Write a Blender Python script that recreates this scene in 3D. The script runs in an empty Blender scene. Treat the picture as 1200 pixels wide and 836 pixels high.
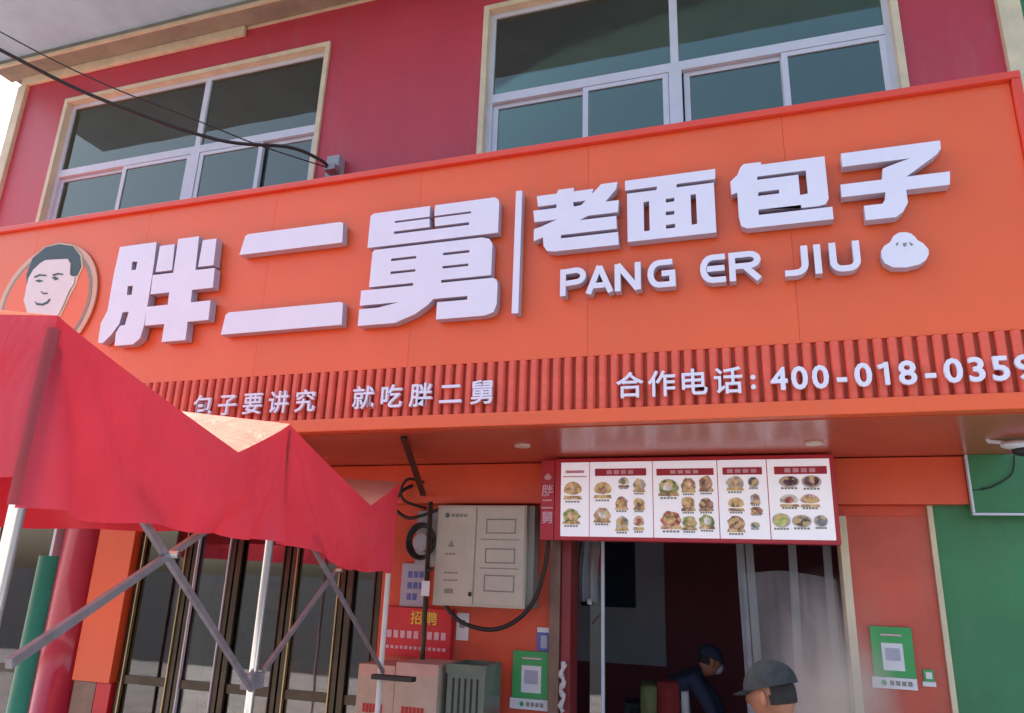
import bpy, bmesh, math, random
from mathutils import Vector, Matrix
from mathutils.geometry import tessellate_polygon
R = math.radians
random.seed(7)
scene = bpy.context.scene
COL = scene.collection

# ------------------------------------------------------------------ camera
cam_d = bpy.data.cameras.new('camera')
cam = bpy.data.objects.new('camera', cam_d); COL.objects.link(cam)
cam_d.sensor_width = 36.0; cam_d.lens = 36.0 * 867.0 / 1200.0
cam_d.clip_start = 0.05; cam_d.clip_end = 2000
yaw, pitch, roll = R(-18.82), R(16.884), R(2.035)
fv = Vector((math.sin(yaw)*math.cos(pitch), math.cos(yaw)*math.cos(pitch), math.sin(pitch)))
rv = Vector((math.cos(yaw), -math.sin(yaw), 0)); uv = rv.cross(fv)
r2 = rv*math.cos(roll) + uv*math.sin(roll); u2 = uv*math.cos(roll) - rv*math.sin(roll)
m = Matrix((r2, u2, -fv)).transposed().to_4x4(); m.translation = Vector((0, -5.6, 1.85))
cam.matrix_world = m
scene.camera = cam

# ------------------------------------------------------------------ sky, sun, exposure
SUN_EL, SUN_AZ = R(50), R(-80)          # azimuth clockwise from +Y
w = bpy.data.worlds.new('World'); scene.world = w; w.use_nodes = True
nt = w.node_tree; bg = nt.nodes['Background']
sky = nt.nodes.new('ShaderNodeTexSky'); sky.sky_type = 'NISHITA'; sky.sun_disc = False
sky.sun_elevation = SUN_EL; sky.sun_rotation = SUN_AZ
sky.air_density = 1.0; sky.dust_density = 3.0; sky.ozone_density = 1.0
nt.links.new(sky.outputs[0], bg.inputs[0]); bg.inputs[1].default_value = 0.13
sd = bpy.data.lights.new('sun', 'SUN'); sd.energy = 3.0; sd.angle = R(1.0); sd.color = (1, .95, .87)
so = bpy.data.objects.new('sun', sd); COL.objects.link(so)
dirv = Vector((math.sin(SUN_AZ)*math.cos(SUN_EL), math.cos(SUN_AZ)*math.cos(SUN_EL), math.sin(SUN_EL)))
so.rotation_euler = dirv.to_track_quat('Z', 'Y').to_euler()
so.location = dirv*40
vs = scene.view_settings
vs.view_transform = 'Standard'; vs.look = 'None'; vs.exposure = 1.5; vs.gamma = 1
scene.cycles.use_denoising = True; scene.cycles.volume_bounces = 5

# ------------------------------------------------------------------ traced letter outlines, metres on the sign plane (X, Z)
G = {
 'pang': [[[[-4.8,4.326],[-4.431,4.326],[-4.416,4.126],[-4.406,3.899],[-4.4,3.62],[-4.415,3.519],[-4.474,3.476],[-4.651,3.476],[-4.663,3.582],[-4.635,3.638],[-4.589,3.641],[-4.576,3.75],[-4.638,3.749],[-4.647,3.659],[-4.705,3.572],[-4.775,3.506],[-4.824,3.514],[-4.837,3.673],[-4.794,3.775],[-4.806,4.086]],[[-4.642,4.18],[-4.588,4.175],[-4.588,4.104],[-4.634,4.105]],[[-4.638,3.97],[-4.586,3.969],[-4.581,3.892],[-4.629,3.892]]],[[[-4.218,4.326],[-4.019,4.326],[-3.999,4.039],[-3.819,4.039],[-3.808,3.877],[-3.998,3.877],[-3.991,3.775],[-3.809,3.775],[-3.8,3.62],[-3.989,3.62],[-3.98,3.476],[-4.2,3.476],[-4.204,3.62],[-4.392,3.62],[-4.404,3.775],[-4.205,3.775],[-4.212,3.877],[-4.392,3.877],[-4.406,4.039],[-4.208,4.039]]],[[[-4.387,4.285],[-4.243,4.285],[-4.224,4.062],[-4.383,4.062]]],[[[-3.975,4.285],[-3.846,4.285],[-3.834,4.062],[-3.976,4.062]]]],
 'er': [[[[-3.583,4.274],[-3.563,4.288],[-2.771,4.288],[-2.742,4.276],[-2.733,4.122],[-3.612,4.122]]],[[[-3.651,3.644],[-3.627,3.664],[-2.699,3.664],[-2.673,3.654],[-2.665,3.494],[-3.667,3.494]]]],
 'jiu': [[[[-2.523,4.291],[-2.518,4.308],[-2.495,4.32],[-2.06,4.32],[-2.06,4.238],[-2.325,4.238],[-2.324,4.223],[-2.058,4.223],[-2.053,4.158],[-2.325,4.158],[-2.324,4.137],[-1.761,4.137],[-1.762,4.158],[-2.014,4.158],[-2.019,4.223],[-1.752,4.223],[-1.753,4.238],[-2.023,4.238],[-2.023,4.32],[-1.585,4.32],[-1.561,4.303],[-1.551,4.278],[-1.551,4.054],[-2.523,4.054]]],[[[-2.479,4.014],[-2.464,4.032],[-1.663,4.032],[-1.61,4.015],[-1.586,3.977],[-1.586,3.753],[-1.939,3.753],[-1.938,3.733],[-1.572,3.733],[-1.546,3.717],[-1.538,3.687],[-1.538,3.547],[-1.558,3.493],[-1.617,3.475],[-1.958,3.475],[-1.958,3.596],[-1.744,3.596],[-1.743,3.622],[-1.987,3.622],[-2.024,3.584],[-2.113,3.526],[-2.258,3.475],[-2.538,3.475],[-2.538,3.596],[-2.393,3.596],[-2.237,3.622],[-2.396,3.622],[-2.538,3.622],[-2.538,3.733],[-2.463,3.733],[-2.144,3.733],[-2.145,3.753],[-2.479,3.753],[-2.479,3.917]],[[-2.328,3.951],[-2.138,3.951],[-2.136,3.932],[-2.327,3.932]],[[-2.324,3.853],[-2.137,3.853],[-2.135,3.835],[-2.322,3.835]],[[-1.939,3.951],[-1.748,3.951],[-1.747,3.932],[-1.938,3.932]],[[-1.936,3.853],[-1.749,3.853],[-1.751,3.835],[-1.935,3.835]]]],
 'bar': [[[[-1.435,4.346],[-1.391,4.343],[-1.391,3.472],[-1.435,3.475]]]],
 'lao': [[[[-1.289,4.286],[-1.153,4.286],[-1.142,4.312],[-1.039,4.312],[-1.039,4.286],[-0.909,4.286],[-0.917,4.25],[-0.858,4.312],[-0.753,4.312],[-0.761,4.264],[-0.831,4.182],[-0.745,4.182],[-0.751,4.098],[-0.944,4.098],[-0.998,4.073],[-0.762,4.073],[-0.759,3.984],[-1.118,3.984],[-1.121,3.96],[-0.752,3.96],[-0.748,3.873],[-1.16,3.873],[-1.21,3.882],[-1.235,3.92],[-1.24,3.983],[-1.302,3.961],[-1.302,4.047],[-1.248,4.062],[-1.148,4.098],[-1.3,4.098],[-1.31,4.182],[-1.155,4.182],[-1.152,4.208],[-1.279,4.208]],[[-1.044,4.208],[-0.959,4.208],[-0.988,4.18],[-1.036,4.175]]]],
 'mian': [[[[-0.704,4.312],[-0.149,4.312],[-0.152,4.243],[-0.383,4.243],[-0.386,4.219],[-0.161,4.219],[-0.161,3.884],[-0.692,3.884],[-0.692,4.219],[-0.509,4.219],[-0.503,4.243],[-0.704,4.243]],[[-0.59,4.145],[-0.555,4.148],[-0.555,3.945],[-0.59,3.944]],[[-0.303,4.156],[-0.27,4.157],[-0.27,3.955],[-0.303,3.951]],[[-0.452,4.149],[-0.4,4.15],[-0.401,4.125],[-0.453,4.123]],[[-0.455,4.061],[-0.403,4.061],[-0.404,4.036],[-0.455,4.036]],[[-0.457,3.97],[-0.401,3.973],[-0.401,3.946],[-0.455,3.945]]]],
 'bao': [[[[0.017,4.318],[0.117,4.318],[0.119,4.299],[0.471,4.299],[0.471,4.151],[0.471,4.021],[0.452,3.988],[0.415,3.981],[0.32,3.981],[0.32,4.065],[0.363,4.069],[0.363,4.222],[0.091,4.222],[0.09,4.2],[0.32,4.2],[0.32,4.001],[0.084,4.001],[0.085,3.967],[0.486,3.967],[0.486,3.888],[0.015,3.888],[-0.017,3.906],[-0.028,3.973],[-0.028,4.132],[-0.064,4.123],[-0.064,4.211],[-0.022,4.25],[-0.002,4.297]],[[0.091,4.118],[0.208,4.118],[0.206,4.092],[0.089,4.092]]]],
 'zi': [[[[0.56,4.302],[1.073,4.302],[1.071,4.248],[1.043,4.214],[0.882,4.101],[1.098,4.101],[1.088,4.02],[0.872,4.02],[0.872,3.94],[0.843,3.889],[0.805,3.859],[0.65,3.859],[0.65,3.95],[0.744,3.95],[0.761,3.974],[0.766,4.02],[0.54,4.02],[0.54,4.101],[0.758,4.101],[0.768,4.169],[0.819,4.187],[0.913,4.214],[0.56,4.214]]]],
 'bun': [[[[0.709,3.664],[0.727,3.692],[0.759,3.712],[0.779,3.746],[0.806,3.763],[0.839,3.763],[0.865,3.752],[0.884,3.729],[0.893,3.708],[0.92,3.685],[0.94,3.647],[0.938,3.618],[0.921,3.586],[0.887,3.564],[0.824,3.553],[0.759,3.56],[0.721,3.588],[0.708,3.623]]],[[[0.786,3.701],[0.798,3.706],[0.796,3.69],[0.786,3.685]]],[[[0.82,3.697],[0.84,3.699],[0.834,3.675],[0.82,3.679]]],[[[0.853,3.701],[0.871,3.683],[0.86,3.676],[0.853,3.687]]]],
 'face': [[[[-5.787,4.081],[-5.837,4.207],[-5.816,4.352],[-5.701,4.451],[-5.543,4.472],[-5.37,4.43],[-5.258,4.327],[-5.211,4.214],[-5.243,4.128],[-5.242,4.064],[-5.282,3.974],[-5.307,3.883],[-5.339,3.794],[-5.432,3.721],[-5.598,3.745],[-5.713,3.836],[-5.8,3.974]]],[[[-5.798,4.106],[-5.831,4.206],[-5.807,4.357],[-5.685,4.446],[-5.539,4.459],[-5.375,4.422],[-5.271,4.322],[-5.229,4.216],[-5.255,4.141],[-5.307,4.143],[-5.326,4.16],[-5.345,4.258],[-5.395,4.308],[-5.544,4.318],[-5.649,4.324],[-5.702,4.299],[-5.761,4.245],[-5.786,4.177]]],[[[-5.792,4.172],[-5.76,4.243],[-5.701,4.295],[-5.648,4.32],[-5.543,4.315],[-5.394,4.304],[-5.35,4.256],[-5.331,4.159],[-5.308,4.139],[-5.272,4.131],[-5.262,4.071],[-5.3,4.005],[-5.325,3.896],[-5.357,3.807],[-5.437,3.739],[-5.596,3.763],[-5.702,3.847],[-5.781,3.972],[-5.793,4.081]]],[[[-5.726,4.177],[-5.671,4.192],[-5.593,4.178],[-5.589,4.167],[-5.663,4.177],[-5.719,4.164]]],[[[-5.521,4.174],[-5.462,4.183],[-5.403,4.168],[-5.403,4.159],[-5.458,4.168],[-5.514,4.159]]],[[[-5.706,4.135],[-5.664,4.143],[-5.61,4.126],[-5.657,4.118]]],[[[-5.521,4.145],[-5.483,4.153],[-5.439,4.128],[-5.476,4.117]]],[[[-5.656,3.949],[-5.623,3.928],[-5.561,3.917],[-5.514,3.931],[-5.492,3.956],[-5.479,3.945],[-5.502,3.914],[-5.553,3.899],[-5.621,3.911]]],[[[-5.61,4.034],[-5.574,4.013],[-5.53,4.011],[-5.525,4.003],[-5.571,4.001],[-5.61,4.026]]]],
}
DISHES = [(-1.314,2.493,0.065,0.072,'tan'),(-1.322,2.308,0.062,0.062,'green'),(-1.091,2.496,0.062,0.066,'tan'),(-1.096,2.319,0.059,0.059,'mix'),(-0.937,2.555,0.038,0.04,'pale'),(-0.827,2.532,0.042,0.055,'grey'),(-0.954,2.405,0.045,0.052,'brown'),(-0.829,2.401,0.039,0.049,'mix'),(-0.953,2.262,0.045,0.058,'grey'),(-0.834,2.267,0.037,0.056,'pink'),(-0.62,2.512,0.07,0.066,'green'),(-0.482,2.53,0.047,0.058,'brown'),(-0.608,2.287,0.07,0.07,'red'),(-0.487,2.401,0.047,0.056,'mix'),(-0.484,2.271,0.048,0.056,'green'),(-0.362,2.538,0.047,0.061,'brown'),(-0.367,2.397,0.048,0.051,'brown'),(-0.366,2.28,0.051,0.056,'green'),(-0.169,2.541,0.054,0.056,'grey'),(-0.168,2.398,0.051,0.051,'tan'),(-0.175,2.265,0.056,0.06,'brown'),(-0.046,2.549,0.035,0.039,'dark'),(-0.041,2.436,0.032,0.039,'grey'),(-0.038,2.36,0.039,0.028,'brown'),(-0.052,2.262,0.03,0.024,'teal'),(0.183,2.551,0.063,0.042,'plum'),(0.323,2.55,0.061,0.045,'plum'),(0.176,2.424,0.058,0.046,'pale'),(0.305,2.424,0.058,0.047,'rose'),(0.117,2.293,0.056,0.051,'lime'),(0.244,2.29,0.06,0.045,'dark'),(0.361,2.291,0.042,0.042,'slate')]
BARS = [(-1.148, -0.775, 2.607, 2.66), (-0.702, -0.307, 2.606, 2.654), (-0.247, 0.014, 2.607, 2.657), (0.092, 0.425, 2.606, 2.658)]

# ------------------------------------------------------------------ materials
def srgb(c):
    return tuple(((x/255)/12.92 if x/255 <= .04045 else ((x/255+.055)/1.055)**2.4) for x in c)
def mat(name, col, rough=.6, var=.12, scale=3.0, metal=0.0, bump=0.0, bscale=60, spec=.5, coat=0.0, streak=False, dirt=0.0):
    m = bpy.data.materials.new(name); m.use_nodes = True
    n = m.node_tree.nodes; l = m.node_tree.links; b = n['Principled BSDF']
    b.inputs['Roughness'].default_value = rough; b.inputs['Metallic'].default_value = metal
    b.inputs['Specular IOR Level'].default_value = spec
    b.inputs['Coat Weight'].default_value = coat
    tc = n.new('ShaderNodeTexCoord'); no = n.new('ShaderNodeTexNoise')
    mp = n.new('ShaderNodeMapping'); l.new(tc.outputs['Object'], mp.inputs[0])
    if streak: mp.inputs['Scale'].default_value = (4, 4, .35)
    l.new(mp.outputs[0], no.inputs['Vector'])
    no.inputs['Scale'].default_value = scale; no.inputs['Detail'].default_value = 6; no.inputs['Roughness'].default_value = .65
    mr = n.new('ShaderNodeMapRange'); l.new(no.outputs['Fac'], mr.inputs[0])
    mr.inputs[1].default_value = .3; mr.inputs[2].default_value = .7; mr.inputs[3].default_value = 1-var; mr.inputs[4].default_value = 1+var
    mx = n.new('ShaderNodeMix'); mx.data_type = 'RGBA'; mx.blend_type = 'MULTIPLY'; mx.inputs[0].default_value = 1
    mx.inputs[6].default_value = (*col, 1); l.new(mr.outputs[0], mx.inputs[7])
    out = mx.outputs[2]
    if dirt:
        n3 = n.new('ShaderNodeTexNoise'); n3.inputs['Scale'].default_value = 1.3; n3.inputs['Detail'].default_value = 9; n3.inputs['Roughness'].default_value = .75
        mp3 = n.new('ShaderNodeMapping'); mp3.inputs['Scale'].default_value = (2.5, 2.5, .5); l.new(tc.outputs['Object'], mp3.inputs[0]); l.new(mp3.outputs[0], n3.inputs['Vector'])
        r3 = n.new('ShaderNodeMapRange'); r3.inputs[1].default_value = .52; r3.inputs[2].default_value = .75; r3.inputs[4].default_value = dirt; l.new(n3.outputs['Fac'], r3.inputs[0])
        m3 = n.new('ShaderNodeMix'); m3.data_type = 'RGBA'; l.new(r3.outputs[0], m3.inputs[0]); l.new(out, m3.inputs[6]); m3.inputs[7].default_value = (.28, .25, .21, 1)
        out = m3.outputs[2]
    l.new(out, b.inputs['Base Color'])
    rr = n.new('ShaderNodeMapRange'); l.new(no.outputs['Fac'], rr.inputs[0]); rr.inputs[3].default_value = max(.02, rough-.08); rr.inputs[4].default_value = min(1, rough+.08)
    l.new(rr.outputs[0], b.inputs['Roughness'])
    if bump:
        n2 = n.new('ShaderNodeTexNoise'); n2.inputs['Scale'].default_value = bscale; n2.inputs['Detail'].default_value = 4
        l.new(tc.outputs['Object'], n2.inputs['Vector'])
        bp = n.new('ShaderNodeBump'); bp.inputs['Strength'].default_value = bump; bp.inputs['Distance'].default_value = .01
        l.new(n2.outputs['Fac'], bp.inputs['Height']); l.new(bp.outputs[0], b.inputs['Normal'])
    return m
def cloth(name, col, trans=.35, crease=.5):
    m = bpy.data.materials.new(name); m.use_nodes = True
    n = m.node_tree.nodes; l = m.node_tree.links; n.remove(n['Principled BSDF']); o = n['Material Output']
    d = n.new('ShaderNodeBsdfPrincipled'); t = n.new('ShaderNodeBsdfTranslucent'); mx = n.new('ShaderNodeMixShader')
    d.inputs['Roughness'].default_value = .45; d.inputs['Specular IOR Level'].default_value = .5
    mx.inputs[0].default_value = trans
    tc = n.new('ShaderNodeTexCoord'); no = n.new('ShaderNodeTexNoise'); no.inputs['Scale'].default_value = 1.6; no.inputs['Detail'].default_value = 8
    l.new(tc.outputs['Object'], no.inputs['Vector'])
    mr = n.new('ShaderNodeMapRange'); l.new(no.outputs['Fac'], mr.inputs[0]); mr.inputs[3].default_value = .78; mr.inputs[4].default_value = 1.2
    mc = n.new('ShaderNodeMix'); mc.data_type = 'RGBA'; mc.blend_type = 'MULTIPLY'; mc.inputs[0].default_value = 1; mc.inputs[6].default_value = (*col, 1); l.new(mr.outputs[0], mc.inputs[7])
    l.new(mc.outputs[2], d.inputs['Base Color']); l.new(mc.outputs[2], t.inputs['Color'])
    n2 = n.new('ShaderNodeTexNoise'); n2.inputs['Scale'].default_value = 5; n2.inputs['Detail'].default_value = 3; n2.inputs['Distortion'].default_value = 1.2
    mp = n.new('ShaderNodeMapping'); mp.inputs['Scale'].default_value = (1, 1, .45); l.new(tc.outputs['Object'], mp.inputs[0]); l.new(mp.outputs[0], n2.inputs['Vector'])
    bp = n.new('ShaderNodeBump'); bp.inputs['Strength'].default_value = crease*.7; bp.inputs['Distance'].default_value = .05
    n4 = n.new('ShaderNodeTexNoise'); n4.inputs['Scale'].default_value = 16; n4.inputs['Detail'].default_value = 5; n4.inputs['Distortion'].default_value = 2; l.new(mp.outputs[0], n4.inputs['Vector'])
    sm_ = n.new('ShaderNodeMath'); sm_.operation = 'MULTIPLY_ADD'; l.new(n4.outputs['Fac'], sm_.inputs[0]); sm_.inputs[1].default_value = .07; l.new(n2.outputs['Fac'], sm_.inputs[2]); l.new(sm_.outputs[0], bp.inputs['Height'])
    l.new(bp.outputs[0], d.inputs['Normal'])
    l.new(d.outputs[0], mx.inputs[1]); l.new(t.outputs[0], mx.inputs[2]); l.new(mx.outputs[0], o.inputs[0])
    return m
def glass(name, tint, refl=.25, rough=.02, warp=.15, gcol=(.82, .88, .76)):
    m = bpy.data.materials.new(name); m.use_nodes = True
    n = m.node_tree.nodes; l = m.node_tree.links; n.remove(n['Principled BSDF']); o = n['Material Output']
    t = n.new('ShaderNodeBsdfTransparent'); t.inputs[0].default_value = (*tint, 1)
    g = n.new('ShaderNodeBsdfGlossy'); g.inputs['Roughness'].default_value = rough; g.inputs['Color'].default_value = (*gcol, 1)
    f = n.new('ShaderNodeFresnel'); f.inputs[0].default_value = 1.5
    ad = n.new('ShaderNodeMath'); ad.operation = 'MULTIPLY_ADD'; l.new(f.outputs[0], ad.inputs[0]); ad.inputs[1].default_value = 1.2; ad.inputs[2].default_value = refl*.2; ad.use_clamp = True
    tc = n.new('ShaderNodeTexCoord'); no = n.new('ShaderNodeTexNoise'); no.inputs['Scale'].default_value = 1.5; l.new(tc.outputs['Object'], no.inputs['Vector'])
    bp = n.new('ShaderNodeBump'); bp.inputs['Strength'].default_value = warp; bp.inputs['Distance'].default_value = .02; l.new(no.outputs['Fac'], bp.inputs['Height']); l.new(bp.outputs[0], g.inputs['Normal'])
    mx = n.new('ShaderNodeMixShader'); l.new(ad.outputs[0], mx.inputs[0]); l.new(t.outputs[0], mx.inputs[1]); l.new(g.outputs[0], mx.inputs[2]); l.new(mx.outputs[0], o.inputs[0])
    return m

M = {}
M['orange'] = mat('orange sign panel', (.84, .125, .034), .36, .06, .8, dirt=.10)
M['orange_rim'] = mat('red orange trim', (.74, .068, .035), .4, .06, 2)
M['rib'] = mat('ribbed red strip', (.78, .12, .07), .5, .14, 6)
M['rib_back'] = mat('dark strip backing', (.46, .07, .04), .7, .2, 6)
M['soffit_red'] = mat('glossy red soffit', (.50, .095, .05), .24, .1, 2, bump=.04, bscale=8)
M['magenta'] = mat('magenta painted wall', (.52, .042, .068), .45, .10, 1.2, bump=.15, bscale=90, dirt=.24)
M['magenta_gloss'] = mat('magenta glossy pillar', (.48, .035, .07), .12, .08, 3)
M['cream'] = mat('cream trim', (.72, .62, .42), .6, .12, 5, dirt=.25)
M['eave'] = mat('pale grey eave', (.46, .70, .84), .85, .12, 1.5, bump=.2, dirt=.25)
M['eave_band'] = mat('olive cornice', (.30, .28, .21), .8, .2, 3, bump=.2)
M['alu'] = mat('white aluminium frame', (.66, .69, .76), .35, .06, 5)
M['glass_up'] = glass('green tinted window glass', (.50, .66, .60), .42, warp=.05)
M['glass_door'] = glass('shop door glass', (.60, .63, .60), .42, warp=.04, gcol=(.80, .76, .78))
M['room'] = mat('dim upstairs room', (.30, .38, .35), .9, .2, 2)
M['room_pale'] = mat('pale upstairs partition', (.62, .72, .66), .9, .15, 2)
M['letter'] = mat('white acrylic letter', (.80, .78, .90), .35, .03, 4)
M['letter_side'] = mat('grey letter return', (.46, .42, .52), .5, .05, 4)
M['dark'] = mat('black line', (.02, .02, .025), .6, .1, 5)
M['badge_rim'] = mat('badge rim', (.72, .40, .28), .5, .06, 4)
M['print_skin'] = mat('printed face', (.80, .66, .66), .5, .04, 4)
M['print_hair'] = mat('printed hair', (.03, .06, .07), .5, .1, 9)
M['wallred'] = mat('red orange shop wall', (.68, .085, .035), .5, .12, 1.6, bump=.06, bscale=30, dirt=.18)
M['beam'] = mat('red orange beam', (.78, .105, .04), .42, .1, 1.5)
M['wallred2'] = mat('faded red wall', (.60, .10, .06), .5, .16, 1.4, bump=.06, bscale=30, dirt=.3)
M['green'] = mat('green wall', (.045, .22, .085), .5, .18, 1.3, bump=.06, dirt=.15)
M['brownmetal'] = mat('brown metal post', (.20, .12, .09), .35, .2, 6, metal=.3)
M['bronze'] = mat('dark bronze frame', (.07, .055, .04), .3, .2, 6, metal=.7)
M['gold'] = mat('brass edge', (.45, .34, .18), .3, .15, 6, metal=.8)
M['steel'] = mat('galvanised strut', (.30, .27, .29), .45, .25, 12, metal=.3)
M['chrome'] = mat('polished tube', (.75, .76, .74), .18, .08, 10, metal=.9)
M['whitepole'] = mat('white painted tube', (.70, .70, .68), .35, .1, 10)
M['greenpole'] = mat('green painted post', (.03, .22, .15), .35, .15, 5)
M['tent'] = cloth('red tent cloth', (.84, .075, .12), .5)
M['tent_seam'] = cloth('darker seam tape', (.50, .07, .08), .3)
M['tent_top'] = cloth('sunlit tone tent roof', (.80, .30, .20), .25)  # paler than the red cloth: sunshine on the roof put into the colour
M['grey_box'] = mat('grey painted steel box', (.56, .51, .41), .5, .07, 4, dirt=.2)
M['grey_dark'] = mat('embossed shade grey', (.27, .26, .22), .6, .08, 4)
M['black'] = mat('black rubber', (.02, .018, .018), .5, .2, 9)
M['meter'] = mat('grey plastic', (.36, .37, .40), .5, .1, 9)
M['paper'] = mat('white paper', (.74, .73, .75), .7, .05, 9)
M['bluegrey'] = mat('grey notice sheet', (.42, .42, .50), .7, .08, 9)
M['blue'] = mat('blue print', (.10, .14, .42), .6, .15, 9)
M['poster'] = mat('red poster', (.62, .02, .03), .45, .12, 5)
M['yellow'] = mat('yellow print', (.80, .55, .06), .5, .08, 9)
M['pinkprint'] = mat('pink print', (.75, .42, .50), .5, .1, 9)
M['paygreen'] = mat('bright green placard', (.05, .36, .10), .4, .08, 4)
M['menu_white'] = mat('white menu sheet', (.86, .84, .90), .3, .02, 4)
M['menu_red'] = mat('red menu frame', (.50, .03, .045), .4, .1, 4)
M['menu_bar'] = mat('red heading bar', (.48, .035, .06), .45, .08, 9)
M['menu_white'].node_tree.nodes['Principled BSDF'].inputs['Emission Color'].default_value = (.9, .9, 1, 1)
M['menu_white'].node_tree.nodes['Principled BSDF'].inputs['Emission Strength'].default_value = .11   # weak glow added to brighten the sheets under the canopy
M['darkred'] = mat('dull red metal', (.26, .03, .03), .45, .15, 6)
M['carton'] = mat('pale carton', (.50, .39, .30), .8, .12, 6)
M['carton_top'] = mat('pink carton tape', (.55, .34, .28), .7, .12, 6)
M['redprint'] = mat('red carton print', (.50, .03, .03), .7, .1, 9)
M['crate'] = mat('dull green plastic', (.13, .17, .13), .35, .2, 5)
M['asphalt'] = mat('asphalt', (.055, .055, .055), .9, .25, 3, bump=.4, bscale=200)
M['paving'] = mat('pale paving', (.46, .44, .41), .85, .2, 2, bump=.2, bscale=60)
M['kerb'] = mat('kerb stone', (.36, .35, .33), .85, .15, 4)
M['int_wall'] = mat('grey interior wall', (.42, .42, .46), .8, .1, 2)
M['int_maroon'] = mat('maroon interior wall', (.20, .04, .055), .7, .15, 2)
M['int_floor'] = mat('interior floor tile', (.15, .14, .13), .5, .15, 2)
M['navy'] = mat('navy cloth', (.02, .028, .06), .85, .25, 12)
M['vest_red'] = mat('red cloth', (.34, .02, .03), .85, .2, 12)
M['vest_lime'] = mat('yellow green cloth', (.25, .26, .05), .85, .2, 12)
M['apron_red'] = mat('dull red apron', (.22, .018, .02), .85, .25, 12)
M['apron_lime'] = mat('dull yellow green cloth', (.16, .17, .06), .85, .25, 12)
M['white_cloth'] = mat('white cloth', (.55, .54, .54), .85, .1, 12)
M['skin'] = mat('skin', (.36, .15, .085), .55, .1, 14)
M['hair'] = mat('short black hair', (.022, .018, .016), .8, .5, 60, bump=.6, bscale=150)
M['cap'] = mat('dark cap cloth', (.030, .036, .036), .85, .45, 26, bump=.4, bscale=200)
M['trouser'] = mat('dark trousers', (.03, .03, .035), .85, .2, 12)
M['lens'] = mat('downlight lens', (.70, .62, .50), .3, .05, 4)
M['roof'] = mat('grey roof', (.2, .2, .2), .9, .1, 2)
FOOD = {'tan': (.50, .32, .14), 'green': (.20, .24, .07), 'mix': (.45, .28, .16), 'pale': (.55, .52, .50), 'grey': (.34, .31, .30), 'brown': (.28, .15, .10), 'pink': (.55, .35, .30), 'red': (.36, .10, .07),
        'dark': (.08, .07, .07), 'teal': (.10, .20, .24), 'plum': (.10, .04, .06), 'rose': (.55, .34, .36), 'lime': (.42, .45, .14), 'slate': (.16, .17, .20)}
def food(name, c):
    m = bpy.data.materials.new(name); m.use_nodes = True; n = m.node_tree.nodes; l = m.node_tree.links; b = n['Principled BSDF']; b.inputs['Roughness'].default_value = .35
    tc = n.new('ShaderNodeTexCoord'); vo = n.new('ShaderNodeTexVoronoi'); vo.inputs['Scale'].default_value = 42; l.new(tc.outputs['Object'], vo.inputs['Vector'])
    no = n.new('ShaderNodeTexNoise'); no.inputs['Scale'].default_value = 20; no.inputs['Detail'].default_value = 3; l.new(tc.outputs['Object'], no.inputs['Vector'])
    cr = n.new('ShaderNodeValToRGB'); e = cr.color_ramp.elements; e[0].position = .32; e[0].color = (*[x*.35 for x in c], 1); e[1].position = .72; e[1].color = (*[min(.85, x*1.6+.12) for x in c], 1)
    q = e.new(.5); q.color = (*c, 1); l.new(no.outputs['Fac'], cr.inputs[0])
    sp_ = n.new('ShaderNodeSeparateColor'); l.new(vo.outputs['Color'], sp_.inputs[0])
    gt = n.new('ShaderNodeMath'); gt.operation = 'GREATER_THAN'; gt.inputs[1].default_value = .74; l.new(sp_.outputs[0], gt.inputs[0])
    gm = n.new('ShaderNodeMath'); gm.operation = 'MULTIPLY'; gm.inputs[1].default_value = .75; l.new(gt.outputs[0], gm.inputs[0])
    mx = n.new('ShaderNodeMix'); mx.data_type = 'RGBA'; l.new(gm.outputs[0], mx.inputs[0]); l.new(cr.outputs[0], mx.inputs[6]); mx.inputs[7].default_value = (.62, .45, .20, 1); l.new(mx.outputs[2], b.inputs['Base Color'])
    b.inputs['Emission Strength'].default_value = .10; l.new(mx.outputs[2], b.inputs['Emission Color'])  # weak added glow here too, matching the menu sheets
    return m
for k, c in FOOD.items(): M['food_'+k] = food('printed dish '+k, c)
M['plate_print'] = mat('printed plate', (.60, .56, .50), .4, .2, 30)
def pvc(name, col, alpha):
    m = bpy.data.materials.new(name); m.use_nodes = True
    n = m.node_tree.nodes; l = m.node_tree.links; n.remove(n['Principled BSDF']); o = n['Material Output']
    t = n.new('ShaderNodeBsdfTransparent'); d = n.new('ShaderNodeBsdfPrincipled'); d.inputs['Base Color'].default_value = (*col, 1); d.inputs['Roughness'].default_value = .25
    tl = n.new('ShaderNodeBsdfTranslucent'); tl.inputs[0].default_value = (*col, 1)
    a = n.new('ShaderNodeMixShader'); a.inputs[0].default_value = .3; l.new(d.outputs[0], a.inputs[1]); l.new(tl.outputs[0], a.inputs[2])
    tc = n.new('ShaderNodeTexCoord'); no = n.new('ShaderNodeTexNoise'); no.inputs['Scale'].default_value = 3; no.inputs['Detail'].default_value = 5; l.new(tc.outputs['Object'], no.inputs['Vector'])
    mr = n.new('ShaderNodeMapRange'); mr.inputs[3].default_value = alpha-.2; mr.inputs[4].default_value = alpha+.2; l.new(no.outputs['Fac'], mr.inputs[0])
    mx = n.new('ShaderNodeMixShader'); l.new(mr.outputs[0], mx.inputs[0]); l.new(t.outputs[0], mx.inputs[1]); l.new(a.outputs[0], mx.inputs[2]); l.new(mx.outputs[0], o.inputs[0])
    return m
M['pvc'] = pvc('cloudy plastic sheet', (.34, .31, .32), .58)
M['pvc_clear'] = pvc('clear plastic strip', (.55, .58, .60), .45)

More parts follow.
